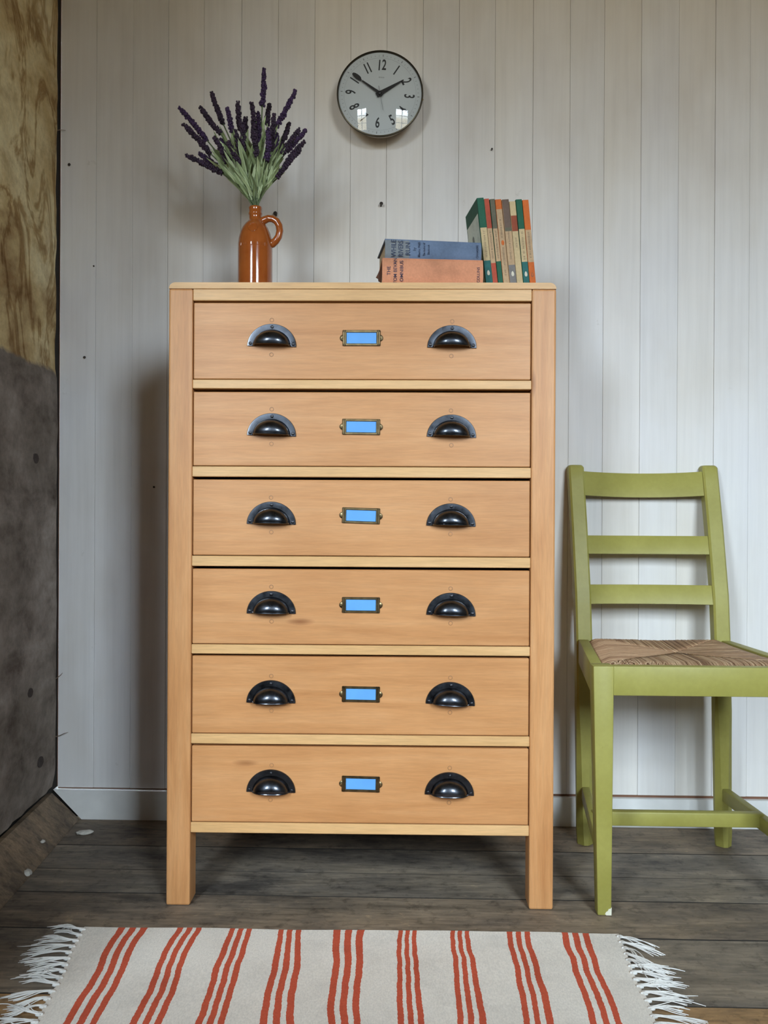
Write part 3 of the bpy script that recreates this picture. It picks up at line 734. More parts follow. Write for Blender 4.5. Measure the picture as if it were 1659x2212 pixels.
# ================================================================== RUG
T = [(-.501, -.45), (-.399, -.357), (-.306, -.267), (-.219, -.179), (-.123, -.071), (-.013, .019), (.078, .11), (.175, .214), (.269, .315)]
Bm = [[-.486, -.476, -.467, -.457, -.448, -.44], [-.394, -.384, -.375, -.366, -.358, -.349], [-.3, -.289, -.283, -.273, -.268, -.258], [-.208, -.198, -.19, -.18, -.17, -.159], [-.111, -.102, -.093, -.083, -.074, -.066], [-.012, -.003, .003, .011, .017, .026], [.074, .082, .089, .097, .106, .117], [.17, .178, .186, .192, .202, .214], [.265, .273, .285, .293, .302, .309]]
colT, colB, red = [-.562], [-.525], []
for (a, b), bb_ in zip(T, Bm):
    f = [0, 0.235, 0.385, 0.615, 0.765, 1.0]; bb_ = [bb_[0]+(bb_[-1]-bb_[0])*(0.5*q+0.5*(o-bb_[0])/(bb_[-1]-bb_[0])) for q, o in zip(f, bb_)]
    for k in range(6):
        prevT, prevB = colT[-1], colB[-1]; nt_, nb_ = a+(b-a)*f[k], bb_[k]
        if k == 0:
            for s in (1/3, 2/3): colT.append(prevT+(nt_-prevT)*s); colB.append(prevB+(nb_-prevB)*s); red.append(False)
            red.append(False)
        else: red.append(k % 2 == 1)
        colT.append(nt_); colB.append(nb_)
for s in (0.5, 1): colT.append(T[-1][1]+(.367-T[-1][1])*s); colB.append(Bm[-1][-1]+(.358-Bm[-1][-1])*s); red.append(False)
def rug_xy(c, v):           # v: 0 at the far edge .. 1 at the near edge (beyond the picture)
    y = -0.546-0.60*v; t = min((-0.546-y)/0.285, 1.0)
    x = colT[c]+(colB[c]-colT[c])*t
    x += 0.0055*noise.noise(Vector((x*4, y*9, 0)))+0.0022*noise.noise(Vector((x*11, y*26, 2)))
    y += 0.004*noise.noise(Vector((x*7, v*2, 5)))+0.013*(x+0.1)*(1-v)
    return x, y
def rug_z(x, y): return 0.0042+0.0022*noise.noise(Vector((x*5, y*9, 7)))
NR = 200
rugo = empty('striped_rug', (-0.1, -0.85, 0)); tag(rugo, 'flat woven cream rug with red stripe bands and white fringes', 'rug')
bm = bmesh.new(); g = []; rn = random.Random(5)
for j in range(NR+1):
    row = []
    for c in range(len(colT)):
        x, y = rug_xy(c, j/NR); jt = rn.uniform(-.0005, .0005) if 0 < c < len(colT)-1 else rn.uniform(-.001, .001)
        row.append(bm.verts.new((x+jt+0.1, y+0.85, rug_z(x, y))))
    g.append(row)
for j in range(NR):
    for c in range(len(colT)-1):
        f = bm.faces.new((g[j][c], g[j+1][c], g[j+1][c+1], g[j][c+1])); f.material_index = 1 if red[c] else 0
bm.normal_update()
bmesh.ops.solidify(bm, geom=list(bm.faces), thickness=0.0028)
weave = mk('weave', bm, [M['rugwhite'], M['rugred']], rugo, smooth=40)
rn = random.Random(11)
for side in (-1, 1):
    nt_ = 30
    for k in range(nt_):
        v = (k+0.5)/nt_; c = 0 if side < 0 else len(colT)-1
        x, y = rug_xy(c, v); bm = bmesh.new(); ln = rn.uniform(0.062, 0.092)*(0.8 if side > 0 else 0.85); ang = rn.uniform(-0.25, 0.25)+(-0.12 if side > 0 else 0.05)
        if side > 0 and k < 5: ang -= 0.5
        base = Vector((x+0.1-side*0.002, y+0.85, 0))
        wobt = rn.gauss(0, 0.35)
        for th in range(10):
            off = Vector((0, rn.uniform(-.0045, .0045), 0)); p = base+off; a = ang+rn.gauss(0, 0.07); l2 = ln*rn.uniform(0.75, 1.12)
            if rn.random() < 0.06: l2 *= 1.35; a += rn.uniform(-.4, .4)
            pts = []; wob = wobt+rn.gauss(0, 0.18); n = 8; lift = rn.uniform(0.001, 0.005)
            for s in range(n+1):
                t = s/n; aa = a+wob*math.sin(t*3.6); pinch = off*(-0.85)*math.sin(math.pi*min(t*1.6, 1))
                z = 0.004*(1-t)**1.5+0.0012+lift*math.sin(math.pi*t)
                pts.append(p+pinch+Vector((0, 0, z))); p = p+Vector((side*math.cos(aa), math.sin(aa), 0))*(l2/n)
            tube(bm, pts, [0.00085]*n+[0.0006], 4)
        tube(bm, [base+Vector((-side*0.003, 0, 0.0035)), base+Vector((side*0.004, 0, 0.0035)), base+Vector((side*0.008, 0, 0.003))], [0.0028, 0.0034, 0.002], 6)
        mk('tassel', bm, M['fringe'], rugo, smooth=True)

# ================================================================== CLOCK
clock = empty('wall_clock', (-0.069, 0, 1.690), (0, R(4.6), 0)); tag(clock, 'round wall clock with pale dial, black rim and domed glass', 'clock')
bm = bmesh.new(); lathe(bm, [(0.080, 0.0), (0.082, 0.004), (0.0905, 0.030), (0.0955, 0.045), (0.096, 0.050)], 64, 'Y'); mk('case', bm, M['clockcase'], clock, smooth=35)
bm = bmesh.new(); lathe(bm, [(0.0955, 0.049), (0.0985, 0.0495), (0.0997, 0.0525), (0.0985, 0.0558), (0.0962, 0.0562), (0.0955, 0.0530), (0.0955, 0.049)], 72, 'Y', cap=False); mk('rim', bm, M['rim'], clock, smooth=50)
bm = bmesh.new(); lathe(bm, [(0.0956, 0.0502), (0.0956, 0.0508), (0.0001, 0.0508)], 64, 'Y'); mk('dial', bm, M['dial'], clock)
DY = -0.0510
bm = bmesh.new(); hd = 0.0155; Rs = (0.0952**2+hd**2)/(2*hd); prof = []
for k in range(17): r = 0.0952*math.cos(math.pi/2*k/16); prof.append((max(r, 0.00005), 0.0545+math.sqrt(Rs*Rs-r*r)-(Rs-hd)))
lathe(bm, prof, 72, 'Y', cap=False); mk('glass_dome', bm, M['glass'], clock, smooth=True)
def dialobj(name, bm_or_me, ang, rad, mat, flip=False, y=DY):
    a = R(ang); x, z = rad*math.sin(a), rad*math.cos(a)
    if isinstance(bm_or_me, bmesh.types.BMesh):
        me = bpy.data.meshes.new(name); bm_or_me.to_mesh(me); bm_or_me.free()
    else: me = bm_or_me
    me.transform(Matrix.Rotation(a+(math.pi if flip else 0), 4, 'Y'))
    return mk(name, me, mat, clock, (x, y, z))
def numeral(s):
    bm = bmesh.new(); hh = 0.0121
    ones = [c for c in s if c == '1']; rest = s.replace('1', '')
    if s == '1': xs_, rx = [0], 0
    elif s == '11': xs_, rx = [-0.0042, 0.0042], 0
    elif ones: xs_, rx = [-0.0068], 0.0040
    else: xs_, rx = [], 0
    for x in xs_: box(x-0.0014, x+0.0014, -0.0002, 0.0002, -hh, hh, bm=bm)
    if rest:
        me = text_mesh(rest, 0.0335, 0.0002, 0.62, bold=0.00055); me.transform(Matrix.Translation((rx, 0, 0)) @ Matrix.Rotation(R(90), 4, 'X'))
        bm.from_mesh(me); bpy.data.meshes.remove(me)
    return bm
for n in range(1, 13): dialobj('numeral', numeral(str(n)), n*30, 0.0665, M['ink'], flip=(n in (4, 5, 6, 7, 8)))
bm = bmesh.new()
for k in range(60):
    a = R(k*6); L_, w_ = (0.0048, 0.0009) if k % 5 == 0 else (0.003, 0.0004)
    x, z = math.sin(a), math.cos(a); r0 = 0.0860
    p = [(x*r0+z*w_*s, z*r0-x*w_*s) for s in (-1, 1)]+[(x*(r0+L_)+z*w_*s, z*(r0+L_)-x*w_*s) for s in (1, -1)]
    prism_xz(bm, p, -0.0001, 0.0001)
mk('minute_track', bm, M['greyink'], clock, (0, DY, 0))
bm = bmesh.new(); lathe(bm, [(0.0826, 0.0), (0.0826, 0.0001), (0.0829, 0.0001), (0.0829, 0.0)], 72, 'Y', cap=False); mk('track_ring', bm, M['greyink'], clock, (0, DY, 0))
bm = bmesh.new()                                     # tiny illegible maker's mark
for k, wd in enumerate((0.0012, 0.0008, 0.0012, 0.0009, 0.0012, 0.001)): box(-0.0058+k*0.0022, -0.0058+k*0.0022+wd, -0.0001, 0.0001, -0.0013, 0.0013, bm=bm)
dialobj('maker_mark', bm, 0, 0.0385, M['greyink'])
bm = prism_xz(bmesh.new(), [(-0.0040, -0.008), (0.0040, -0.008), (0.0030, 0.006), (0.0016, 0.05), (-0.0016, 0.05), (-0.0030, 0.006)], -0.0006, 0.0006)
lob = [(0.0036*math.cos(t)*(1.0), 0.0635+0.0125*math.sin(t)) for t in [2*math.pi*k/20 for k in range(20)]]
prism_xz(bm, lob, -0.0007, 0.0007); dialobj('minute_hand', bm, -59.6, 0.0, M['hand'], y=-0.0565)
bm = prism_xz(bmesh.new(), [(-0.0055, -0.009), (0.0055, -0.009), (0.0050, 0.004), (0.0010, 0.062), (-0.0010, 0.062), (-0.0050, 0.004)], -0.0006, 0.0006); dialobj('hour_hand', bm, 56.0, 0.0, M['hand'], y=-0.0548)
bm = prism_xz(bmesh.new(), [(-0.0004, -0.016), (0.0004, -0.016), (0.0003, 0.041), (-0.0003, 0.041)], -0.0003, 0.0003); dialobj('second_hand', bm, 165.0, 0.0, M['hand'], y=-0.0585)
bm = bmesh.new(); lathe(bm, [(0.0045, 0.0), (0.0045, 0.006), (0.003, 0.0085), (0.0008, 0.009)], 20, 'Y'); mk('hub', bm, M['hand'], clock, (0, DY, 0), smooth=40)
bm = bmesh.new(); lathe(bm, [(0.0022, 0.0), (0.0024, 0.003), (0.0012, 0.0045)], 10, 'Y'); mk('rim_glint', bm, M['pin'], clock, (0.0985, -0.050, -0.006), smooth=40, label='tiny bright stud standing in for a glint on the rim')  # added brass stud imitating a highlight on the clock rim

# ================================================================== JUG
VX, VY = -0.3200, -0.25; TOPZ = H
jug = empty('stoneware_jug', (VX, VY, TOPZ)); tag(jug, 'glossy orange brown stoneware bottle jug holding lavender', 'jug')
prof = [(0.031, 0.0), (0.0345, 0.0015), (0.0357, 0.006), (0.0358, 0.05), (0.0358, 0.118), (0.0355, 0.130), (0.0342, 0.142), (0.0312, 0.154), (0.0268, 0.1645), (0.0215, 0.1725), (0.0165, 0.1775), (0.0134, 0.1805), (0.0128, 0.1845), (0.0128, 0.1905), (0.0140, 0.1925), (0.0142, 0.1955), (0.0132, 0.1975), (0.0135, 0.2040), (0.0140, 0.2065), (0.0128, 0.2085), (0.0105, 0.2080), (0.0098, 0.2040), (0.0098, 0.175), (0.024, 0.160), (0.031, 0.13), (0.031, 0.01)]
bm = bmesh.new(); lathe(bm, prof, 48); mk('body', bm, M['glaze'], jug, smooth=60)
bm = bmesh.new(); tube(bm, [(0.010, 0, 0.176), (0.018, -0.001, 0.1805), (0.027, -0.002, 0.184), (0.036, -0.002, 0.1835), (0.0445, -0.002, 0.1785), (0.0500, -0.002, 0.169), (0.0515, -0.002, 0.158), (0.0490, -0.002, 0.1465), (0.0430, -0.001, 0.138), (0.0360, 0, 0.1325), (0.029, 0, 0.131)], [0.009, 0.0082, 0.0076, 0.0074, 0.0074, 0.0074, 0.0074, 0.0075, 0.0078, 0.0085, 0.009], 14); mk('handle', bm, M['glaze'], jug, smooth=True)
bm = bmesh.new(); pts = []
for k in range(25):                                  # embossed seal ring on the shoulder
    a = 2*math.pi*k/24; s = 0.0095*math.cos(a); zz = 0.1585+0.0095*math.sin(a)
    for (r0, z0), (r1, z1) in zip(prof[4:12], prof[5:12]):
        if z0 <= zz <= z1: rr = r0+(r1-r0)*(zz-z0)/(z1-z0); break
    pts.append((s, -math.sqrt(max(rr*rr-s*s, 0))-0.0001, zz))
tube(bm, pts, 0.0010, 6); mk('embossed_seal', bm, M['glaze'], jug, smooth=True)
bm = bmesh.new()
for k in range(16):                                  # worn embossed lettering band
    a = R(-90-52+k*6.9); r = 0.0357; x, y = r*math.cos(a), r*math.sin(a); h_ = 0.0022+0.0006*(k % 3)
    b2 = box(-0.0012, 0.0012, -0.0005, 0.0005, 0.124-h_, 0.124+h_, 0.0003); b2.transform(Matrix.Translation((x, y, 0)) @ Matrix.Rotation(a+math.pi/2, 4, 'Z'))
    me = bpy.data.meshes.new('t'); b2.to_mesh(me); b2.free(); bm.from_mesh(me); bpy.data.meshes.remove(me)
mk('embossed_band', bm, M['glaze'], jug)

# lavender
SPR = [   # tip and foot of each flower spike, in metres from the foot of the jug
    ((-0.1628, 0.01, 0.4208), (-0.1045, 0.0075, 0.3522)),
    ((-0.1438, -0.03, 0.3684), (-0.0901, -0.0225, 0.3118)),
    ((-0.141, -0.02, 0.3096), (-0.0681, -0.015, 0.274)),
    ((-0.1275, 0.04, 0.3371), (-0.0865, 0.03, 0.3044)),
    ((-0.1158, 0.0, 0.4163), (-0.0746, 0.0, 0.3642)),
    ((-0.0998, 0.03, 0.4619), (-0.0739, 0.0225, 0.3936)),
    ((-0.0543, -0.03, 0.4004), (-0.0451, -0.0225, 0.3567)),
    ((-0.0416, 0.02, 0.4353), (-0.0363, 0.015, 0.3772)),
    ((-0.0049, -0.02, 0.4157), (-0.0015, -0.015, 0.3428)),
    ((0.0148, 0.01, 0.5015), (0.012, 0.0075, 0.424)),
    ((0.022, 0.04, 0.4401), (0.0192, 0.03, 0.3925)),
    ((0.0428, -0.03, 0.3876), (0.0363, -0.0225, 0.3182)),
    ((0.08, 0.02, 0.4594), (0.0413, 0.015, 0.3838)),
    ((0.0628, 0.05, 0.4035), (0.0446, 0.0375, 0.3471)),
    ((0.0938, -0.02, 0.3599), (0.0587, -0.015, 0.3148)),
    ((0.0996, 0.04, 0.3847), (0.0622, 0.03, 0.3385)),
    ((0.1022, -0.01, 0.3395), (0.0631, -0.0075, 0.2919)),
    ((0.0973, -0.04, 0.3089), (0.0502, -0.03, 0.2597)),
    ((0.0046, 0.0, 0.4032), (0.0035, 0.0, 0.336)),
    ((-0.027, 0.03, 0.4079), (-0.0235, 0.0225, 0.3497)),
    ((-0.0754, -0.05, 0.3323), (-0.0527, -0.0375, 0.2887)),
    ((-0.0756, 0.01, 0.3533), (-0.0468, 0.0075, 0.3087)),
    ((-0.048, -0.05, 0.3238), (-0.0251, -0.0375, 0.2845)),
    ((-0.0352, -0.04, 0.3492), (-0.0255, -0.03, 0.3023)),
    ((0.0342, -0.05, 0.3491), (0.0301, -0.0375, 0.2908)),
    ((0.0086, -0.06, 0.3448), (0.0102, -0.045, 0.2984)),
    ((-0.0185, -0.05, 0.3618), (-0.0177, -0.0375, 0.3121)),
    ((0.0406, 0.02, 0.3684), (0.0348, 0.015, 0.3204)),
]
LAB = ['purple lavender sprig in the jug, highest of those reaching to the far left', 'long purple lavender sprig just below the highest far left one', 'purple lavender sprig lowest on the left of the bunch', 'short lavender sprig tucked behind the lowest left one',
       'lavender sprig with thin spike, second tip from the left along the top', 'tall lavender sprig leaning left, highest tip left of the middle', 'lavender sprig with thick dark tip, third from the left along the top', 'dark lavender sprig standing almost upright left of the middle',
       'thick dark lavender sprig standing upright in the middle', 'tallest lavender sprig, standing straight up above all others', 'lavender sprig behind the foot of the tallest one', 'dark lavender sprig just right of the middle, near vertical',
       'tall lavender sprig leaning right, highest tip on the right', 'short lavender sprig tip between the tall right one and the far right pair', 'lavender sprig at far right, left one of the upper pair', 'lavender sprig at far right, outermost of the upper pair', 'lavender sprig at far right, below the upper pair', 'lavender sprig lowest on the right of the bunch', 'upright dark lavender sprig between the thick middle one and the tallest one', 'blunt dark lavender sprig left of the thick middle one', 'stubby dark lavender sprig low on the left, above the lowest left one']
lrnd = random.Random(21)
FLOR = bmesh.new(); bmesh.ops.create_icosphere(FLOR, subdivisions=1, radius=1.0)
FV = [v.co.copy() for v in FLOR.verts]; FF = [[v.index for v in f.verts] for f in FLOR.faces]; FLOR.free()
def spike(base, tip, ctrl):
    bm = bmesh.new(); L = (tip-base).length; n = int(L/0.0046)+2
    ax = (tip-base).normalized(); u = ax.cross(Vector((0, 1, 0.2))).normalized(); v = ax.cross(u)
    for i in range(n):
        t = i/(n-1); c = base+(tip-base)*t+ctrl*math.sin(math.pi*t)*0.5; rr = 0.0040*(1-0.42*t**2)*(0.8 if i == 0 else 1); m = 6 if t < 0.93 else 3
        for k in range(m):
            a = 2*math.pi*k/m+i*0.55+lrnd.uniform(-.3, .3); off = (u*math.cos(a)+v*math.sin(a))*rr*lrnd.uniform(0.6, 1.4)+ax*lrnd.uniform(-.0015, .0015)
            s = lrnd.uniform(0.0018, 0.0033)
            vs_ = [bm.verts.new(c+off+Vector((q.x*s, q.y*s, q.z*s*1.25))) for q in FV]
            for f in FF: bm.faces.new([vs_[j] for j in f])
    tube(bm, [base+(tip-base)*(k/5)+ctrl*math.sin(math.pi*k/5)*0.5 for k in range(6)], [0.003, 0.0032, 0.003, 0.0026, 0.002, 0.001], 6)
    return bm
def leaf(p, d, nrm, L, wd, curl):
    bm = bmesh.new(); n = 6; side = d.cross(nrm).normalized(); l = []; c = p.copy(); dd = d.copy(); a_, m_, b_ = [], [], []
    for k in range(n+1):
        t = k/n; w_ = wd*(math.sin(math.pi*min(1, t*0.80+0.16))**0.7)*(1-0.25*t) if k < n else wd*0.12
        a_.append(bm.verts.new(c-side*w_+nrm*w_*0.25)); m_.append(bm.verts.new(c)); b_.append(bm.verts.new(c+side*w_+nrm*w_*0.25))
        dd = (dd+nrm*curl/n).normalized(); c = c+dd*(L/n)
    for k in range(n): bm.faces.new((a_[k], a_[k+1], m_[k+1], m_[k])); bm.faces.new((m_[k], m_[k+1], b_[k+1], b_[k]))
    bmesh.ops.solidify(bm, geom=list(bm.faces), thickness=0.0007)
    return bm
mouth = Vector((0, 0, 0.208))
for i, (tp, bs) in enumerate(SPR):
    tip = Vector(tp); base = Vector(bs)
    t = empty('lavender_sprig', (VX, VY, TOPZ))
    tag(t, LAB[i] if i < len(LAB) else 'short dark lavender sprig crowded in the middle of the bunch', 'lavender', 'lavender sprigs in the jug')
    m0 = mouth+Vector((lrnd.uniform(-.0055, .0055), lrnd.uniform(-.0055, .0055), 0))
    ctl = Vector((lrnd.uniform(-.004, .004), 0, lrnd.uniform(-.002, .004)))
    mk('flower_spike', spike(base, tip, ctl), M['purple'] if i % 3 else M['purple2'], t)
    bm = bmesh.new(); low = Vector((m0.x*0.5, m0.y*0.5, 0.14)); mid = m0+(base-m0)*0.5+Vector((0, 0, 0.012))
    sp_ = [low, m0, m0+(mid-m0)*0.5+Vector((0, 0, .004)), mid, mid+(base-mid)*0.6, base]
    tube(bm, sp_, 0.0014, 5); mk('stem', bm, M['stem'], t, smooth=True)
    sl = base-m0
    nl = 9
    for k in range(nl):
        f = 0.10+0.62*(k+lrnd.random()*0.7)/nl; p = m0+sl*f+Vector((0, 0, 0.012*math.sin(math.pi*f)))
        a = lrnd.uniform(0, 2*math.pi)
        out = Vector((math.cos(a), -abs(math.sin(a))*0.8-0.1 if k % 2 else math.sin(a)*0.8, 0.0))
        d = (sl.normalized()*1.3+out*0.50+Vector((0, 0, .15))).normalized()
        nr_ = (Vector((0, -1, 0.15))+Vector((lrnd.uniform(-.7, .7), 0, lrnd.uniform(-.3, .3)))); nr_ = (nr_-d*nr_.dot(d)).normalized()
        mk('leaf', leaf(p, d, nr_, lrnd.uniform(0.034, 0.066), lrnd.uniform(0.0028, 0.0047), lrnd.uniform(-0.7, 0.9)), M['leaf'], t, smooth=True)

# ================================================================== HARDBACK BOOKS (lying flat, spines to the front)
def spine_text(parent, name, body, size, x, z, xs_=1.0, mat=None, y=-0.0004):
    me = text_mesh(body, size, 0.0002, xs_, bold=size*0.006); me.transform(Matrix.Rotation(R(90), 4, 'X') @ Matrix.Rotation(R(90), 4, 'Z'))
    return mk(name, me, mat, parent, (x, y, z))
def hardback(name, loc, rz, L, D, Th, mat, label, spine_mat2=None):
    t = empty(name, loc, (0, 0, rz)); tag(t, label, 'book')
    bm = bmesh.new()                                  # case: two boards and a softly rounded spine
    box(0, L, 0.004, D, 0, 0.0026, 0.0006, bm=bm); box(0, L, 0.004, D, Th-0.0026, Th, 0.0006, bm=bm)
    n = 8; fr, bk = [], []
    for k in range(n+1):
        s = k/n; z = Th*s; y = 0.0055*(abs(2*s-1))**3.0
        fr.append((y, z))
    xs_ = [0, L*0.25, L*0.6, L] if spine_mat2 else [0, L]
    for xi, (xa, xb) in enumerate(zip(xs_, xs_[1:])):
        for (ya, za), (yb, zb) in zip(fr, fr[1:]):
            q = [bm.verts.new(c) for c in ((xa, ya, za), (xb, ya, za), (xb, yb, zb), (xa, yb, zb))]; bm.faces.new(q).material_index = 1 if (spine_mat2 and xi == 0) else 0
            q = [bm.verts.new(c) for c in ((xa, ya+.002, za), (xb, ya+.002, za), (xb, yb+.002, zb), (xa, yb+.002, zb))]; bm.faces.new(list(reversed(q)))
        
    for x_ in (0, L):
        for (ya, za), (yb, zb) in zip(fr, fr[1:]):
            q = [bm.verts.new(c) for c in ((x_, ya, za), (x_, yb, zb), (x_, yb+.002, zb), (x_, ya+.002, za))]; bm.faces.new(q if x_ == 0 else list(reversed(q)))
    bmesh.ops.remove_doubles(bm, verts=bm.verts, dist=0.00005)
    mk('cover', bm, [mat, spine_mat2 or mat], t, smooth=35)
    mk('page_block', box(0.004, L-0.004, 0.0075, D-0.004, 0.0026, Th-0.0026), M['pages'], t)
    return t
ob = hardback('hardback_book', (-0.0500, -0.4335, TOPZ), R(5.5), 0.190, 0.128, 0.0515, M['orange_cloth'], 'salmon orange hardback lying flat at the bottom of the pair')
spine_text(ob, 'spine_lettering', 'THE', 0.0092, 0.0125, 0.0265, 1.0, M['bookink']); spine_text(ob, 'spine_lettering', 'TOM BEVAN', 0.0089, 0.0245, 0.0265, 0.98, M['bookink']); spine_text(ob, 'spine_lettering', 'OMNIBUS', 0.0089, 0.0365, 0.0265, 1.02, M['bookink']); spine_text(ob, 'spine_lettering', 'COLLINS', 0.0074, 0.181, 0.0225, 1.0, M['bookink'])
bm = bmesh.new(); prism_xz(bm, [(-0.0055, 0.012), (0.0, 0.010), (0.003, 0.048), (0.001, 0.0495), (-0.004, 0.030), (-0.0105, 0.019), (-0.0065, 0.017)], 0.02, 0.024); mk('torn_cloth', bm, M['brownboard'], ob, label='torn brown edge of the spine cloth')
bl = hardback('hardback_book', (-0.0450, -0.4275, TOPZ+0.0515), R(8.5), 0.184, 0.128, 0.0375, M['blue_cloth'], 'faded blue hardback lying flat on top of the orange one', M['blue_faded'])
for s, sz, x, f in (('WHILE', 0.0130, 0.0165, .82), ('RIVERS', 0.0130, 0.0300, .78), ('RUN', 0.0125, 0.0435, .95), ('by', 0.0075, 0.0555, .9), ('Maurice Walsh', 0.0064, 0.0645, .72), ('The Author of', 0.0058, 0.0740, .72), ('Blackcock', 0.0058, 0.0825, .8)):
    spine_text(bl, 'spine_lettering', s, sz, x, 0.0190, f, M['bookink2'])
spine_text(bl, 'spine_lettering', 'CHAMBERS', 0.0058, 0.176, 0.0190, .85, M['bookink2'])

# ================================================================== PAPERBACKS (upright, leaning left)
row = Matrix.Translation((0.1500, -0.3760, TOPZ)) @ Matrix.Rotation(R(7.5), 4, 'Z')
PBK = [ # thickness, height, bands [(z fraction from the top, colour)], cover colour, label, emblem
 (0.0135, 0.1815, [(0, 'green'), (.315, 'cream'), (.665, 'teal')], 'green', 'green and cream paperback with a figure on its visible cover, leftmost of the row', 'white'),
 (0.0100, 0.1810, [(0, 'red'), (.315, 'tan'), (.685, 'red')], 'tan', 'thin red and cream paperback, second from the left', None),
 (0.0098, 0.1805, [(0, 'olive'), (.315, 'tan'), (.665, 'green')], 'green', 'thin faded dark green paperback, third from the left', None),
 (0.0122, 0.1805, [(0, 'orange'), (.105, 'tan')], 'orange', 'cream paperback with an orange top and small orange oval, fourth from the left', 'dot'),
 (0.0136, 0.1805, [(0, 'brown'), (.30, 'olive'), (.34, 'tan'), (.70, 'grey')], 'tan', 'brown and grey worn paperback, fifth from the left', 'white'),
 (0.0122, 0.1775, [(0, 'cream'), (.155, 'rust'), (.325, 'cream')], 'cream', 'cream paperback with a rust red band, slightly lower than the others', None),
 (0.0120, 0.1815, [(0, 'green'), (.315, 'cream'), (.665, 'teal')], 'green', 'green and cream paperback next to the orange one at the right end', 'white'),
 (0.0122, 0.1810, [(0, 'orange'), (.32, 'tan'), (.665, 'orange')], 'orange', 'orange and cream paperback, rightmost of the row', 'ring')]
xoff = 0.0; prnd = random.Random(4)
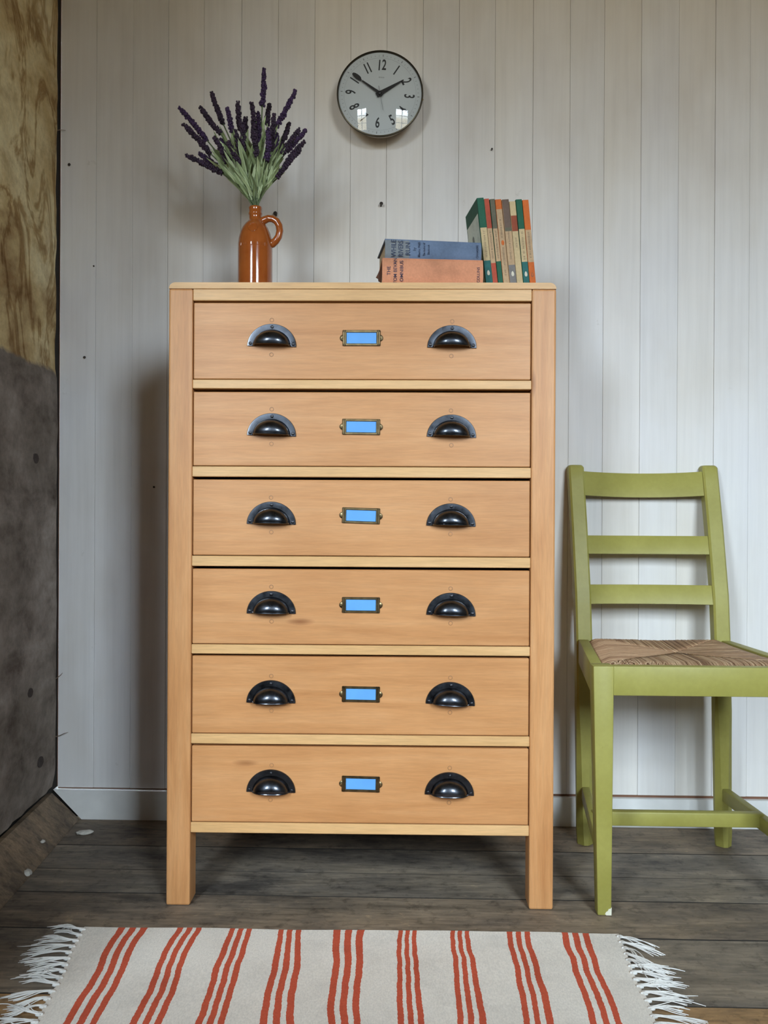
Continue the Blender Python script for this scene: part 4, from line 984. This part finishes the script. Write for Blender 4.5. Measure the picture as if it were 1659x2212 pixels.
for i, (th, hh, bands, cov, label, emb) in enumerate(PBK):
    lean = R(-6.6+0.14*i)
    t = empty('paperback_book'); t.matrix_world = row @ Matrix.Translation((xoff, prnd.uniform(0, 0.002), 0.0)) @ Matrix.Rotation(lean, 4, 'Y')
    tag(t, label, 'book', 'upright paperbacks on the chest'); xoff += (th+0.00035)/math.cos(lean)
    D = 0.111; keys = [cov]; bm = bmesh.new()
    zs = [hh*(1-f) for f, _ in bands]+[0]; cols = [c for _, c in bands]
    for c in cols:
        if c not in keys: keys.append(c)
    ed = 0.0012
    for (za, zb, c) in zip(zs, zs[1:], cols):            # spine, with softened edges wrapping on to the covers
        for x0, y0, x1, y1 in ((0, ed, ed*.4, 0.0002), (ed*.4, 0.0002, th/2, 0), (th/2, 0, th-ed*.4, .0002), (th-ed*.4, 0.0002, th, ed)):
            edge = (x0 == 0)
            bm.faces.new([bm.verts.new(q) for q in ((x0, y0, zb), (x1, y1, zb), (x1, y1, za), (x0, y0, za))]).material_index = 0 if edge else keys.index(c)
    for x0, x1 in ((0, 0.0004), (th-0.0004, th)): box(x0, x1, ed, D, 0, hh, bm=bm)
    bmesh.ops.remove_doubles(bm, verts=bm.verts, dist=0.00002)
    mk('cover', bm, [PB[k] for k in keys], t)
    mk('page_block', box(0.0005, th-0.0005, 0.0012, D-0.001, 0.0004, hh-0.0006), M['pages'], t)
    if emb in ('white', 'ring'):
        n = 18; z0 = hh*0.205 if emb == 'white' else hh*0.20; k_ = 1.0 if emb == 'white' else 0.8
        el = [(th*0.52+0.0026*k_*math.cos(2*math.pi*k/n)*(1-0.25*math.sin(2*math.pi*k/n)), z0+0.0050*k_*math.sin(2*math.pi*k/n)) for k in range(n)]
        mk('spine_emblem', prism_xz(bmesh.new(), el, -0.0003, 0.0002), PB['white'] if emb == 'white' else PB['brown'], t)
        if emb == 'ring':
            el = [(th*0.52+0.0012*math.cos(2*math.pi*k/n), z0+0.0030*math.sin(2*math.pi*k/n)) for k in range(n)]
            mk('spine_emblem', prism_xz(bmesh.new(), el, -0.0005, 0.0002), PB['orange'], t)
    if emb == 'dot':
        n = 18; el = [(th*0.55+0.0028*math.cos(2*math.pi*k/n), hh*0.535+0.0048*math.sin(2*math.pi*k/n)) for k in range(n)]
        mk('spine_emblem', prism_xz(bmesh.new(), el, -0.0003, 0.0002), PB['orange'], t)
    # worn, unreadable spine lettering: rows of small strokes up the spine
    bm = bmesh.new(); z = hh*0.36; zt_ = hh*0.655
    if i == 5: zt_ = hh*0.60; z = hh*0.50
    if i == 3: z = hh*0.18; zt_ = hh*0.80
    while z < zt_:
        if not (i == 3 and hh*0.49 < z < hh*0.58) and prnd.random() > 0.16:
            w_ = prnd.uniform(0.0010, 0.0018); x0 = th*0.52
            box(x0-w_, x0+w_, -0.00025, 0.0003, z, z+prnd.uniform(0.0004, 0.0009), bm=bm)
            if prnd.random() < 0.5: box(x0-w_, x0-w_+0.0005, -0.00025, 0.0003, z, z+0.0014, bm=bm)
        z += 0.0019
    mk('spine_lettering', bm, M['faintink'], t)
    if i == 0:                                          # front cover picture facing left
        b2 = box(-0.0003, 0.0, 0.006, D-0.004, 0.004, hh-0.028); mk('cover_panel', b2, PB['pale'], t, label='pale picture panel of the cover')
        fig = [(0.040, 0.012), (0.082, 0.012), (0.080, 0.060), (0.074, 0.090), (0.069, 0.100), (0.072, 0.112), (0.069, 0.124), (0.062, 0.127), (0.055, 0.122), (0.053, 0.110), (0.056, 0.100), (0.047, 0.088), (0.042, 0.060)]
        bm = bmesh.new(); a = [bm.verts.new((-0.0005, y, z)) for y, z in fig]; b = [bm.verts.new((-0.0002, y, z)) for y, z in fig]; bm.faces.new(a); bm.faces.new(list(reversed(b)))
        for k in range(len(fig)): bm.faces.new((a[k], b[k], b[(k+1) % len(fig)], a[(k+1) % len(fig)]))
        bmesh.ops.recalc_face_normals(bm, faces=bm.faces); mk('cover_figure', bm, PB['figure'], t, label='grey printed figure')

# ================================================================== SMALL DEBRIS
def crumb(loc, sc, label, seed):
    bm = bmesh.new(); bmesh.ops.create_icosphere(bm, subdivisions=3, radius=1)
    for v in bm.verts:
        k = 1+0.35*noise.noise(v.co*1.8+Vector((seed, 0, 0)))+0.15*noise.noise(v.co*5+Vector((seed, 1, 0)))
        v.co = Vector((v.co.x*sc[0]*k, v.co.y*sc[1]*k, max(v.co.z*sc[2]*k, -sc[2]*0.5)))
    o = mk('plaster_crumb', bm, M['chalk'], None, (loc[0], loc[1], loc[2]+sc[2]*0.45), (0, 0, seed), smooth=True); tag(o, label, 'debris')
crumb((-0.727, -0.099, 0), (0.019, 0.011, 0.005), 'long crumb of white plaster on the floor below the skirting corner', 0.15)
crumb((-0.757, -0.335, 0.004), (0.009, 0.013, 0.006), 'dull pinkish plaster crumb on the sloping board by the left wall', 0.6)
crumb((-0.775, -0.215, 0.022), (0.005, 0.004, 0.004), 'tiny pale plaster crumb high on the sloping board', 0.9)
def fibre(pts, label):
    o = mk('dry_fibre', tube(bmesh.new(), pts, [0.0022]+[0.0009]*(len(pts)-2)+[0.0004], 5), M['twig'], smooth=True); tag(o, label, 'fibre')
fibre([(-0.840, -0.006, 0.328), (-0.828, -0.008, 0.334), (-0.820, -0.009, 0.340), (-0.815, -0.009, 0.346)], 'short dry fibre poking from the corner gap, upper of two')
fibre([(-0.842, -0.008, 0.192), (-0.822, -0.010, 0.197), (-0.810, -0.011, 0.203), (-0.800, -0.011, 0.206)], 'long dry fibre poking from the corner gap, lower of two')
fibre([(-0.842, -0.006, 1.630), (-0.828, -0.006, 1.632), (-0.815, -0.006, 1.631)], 'thin dry fibre sticking out high in the corner')
bpy.context.view_layer.update()
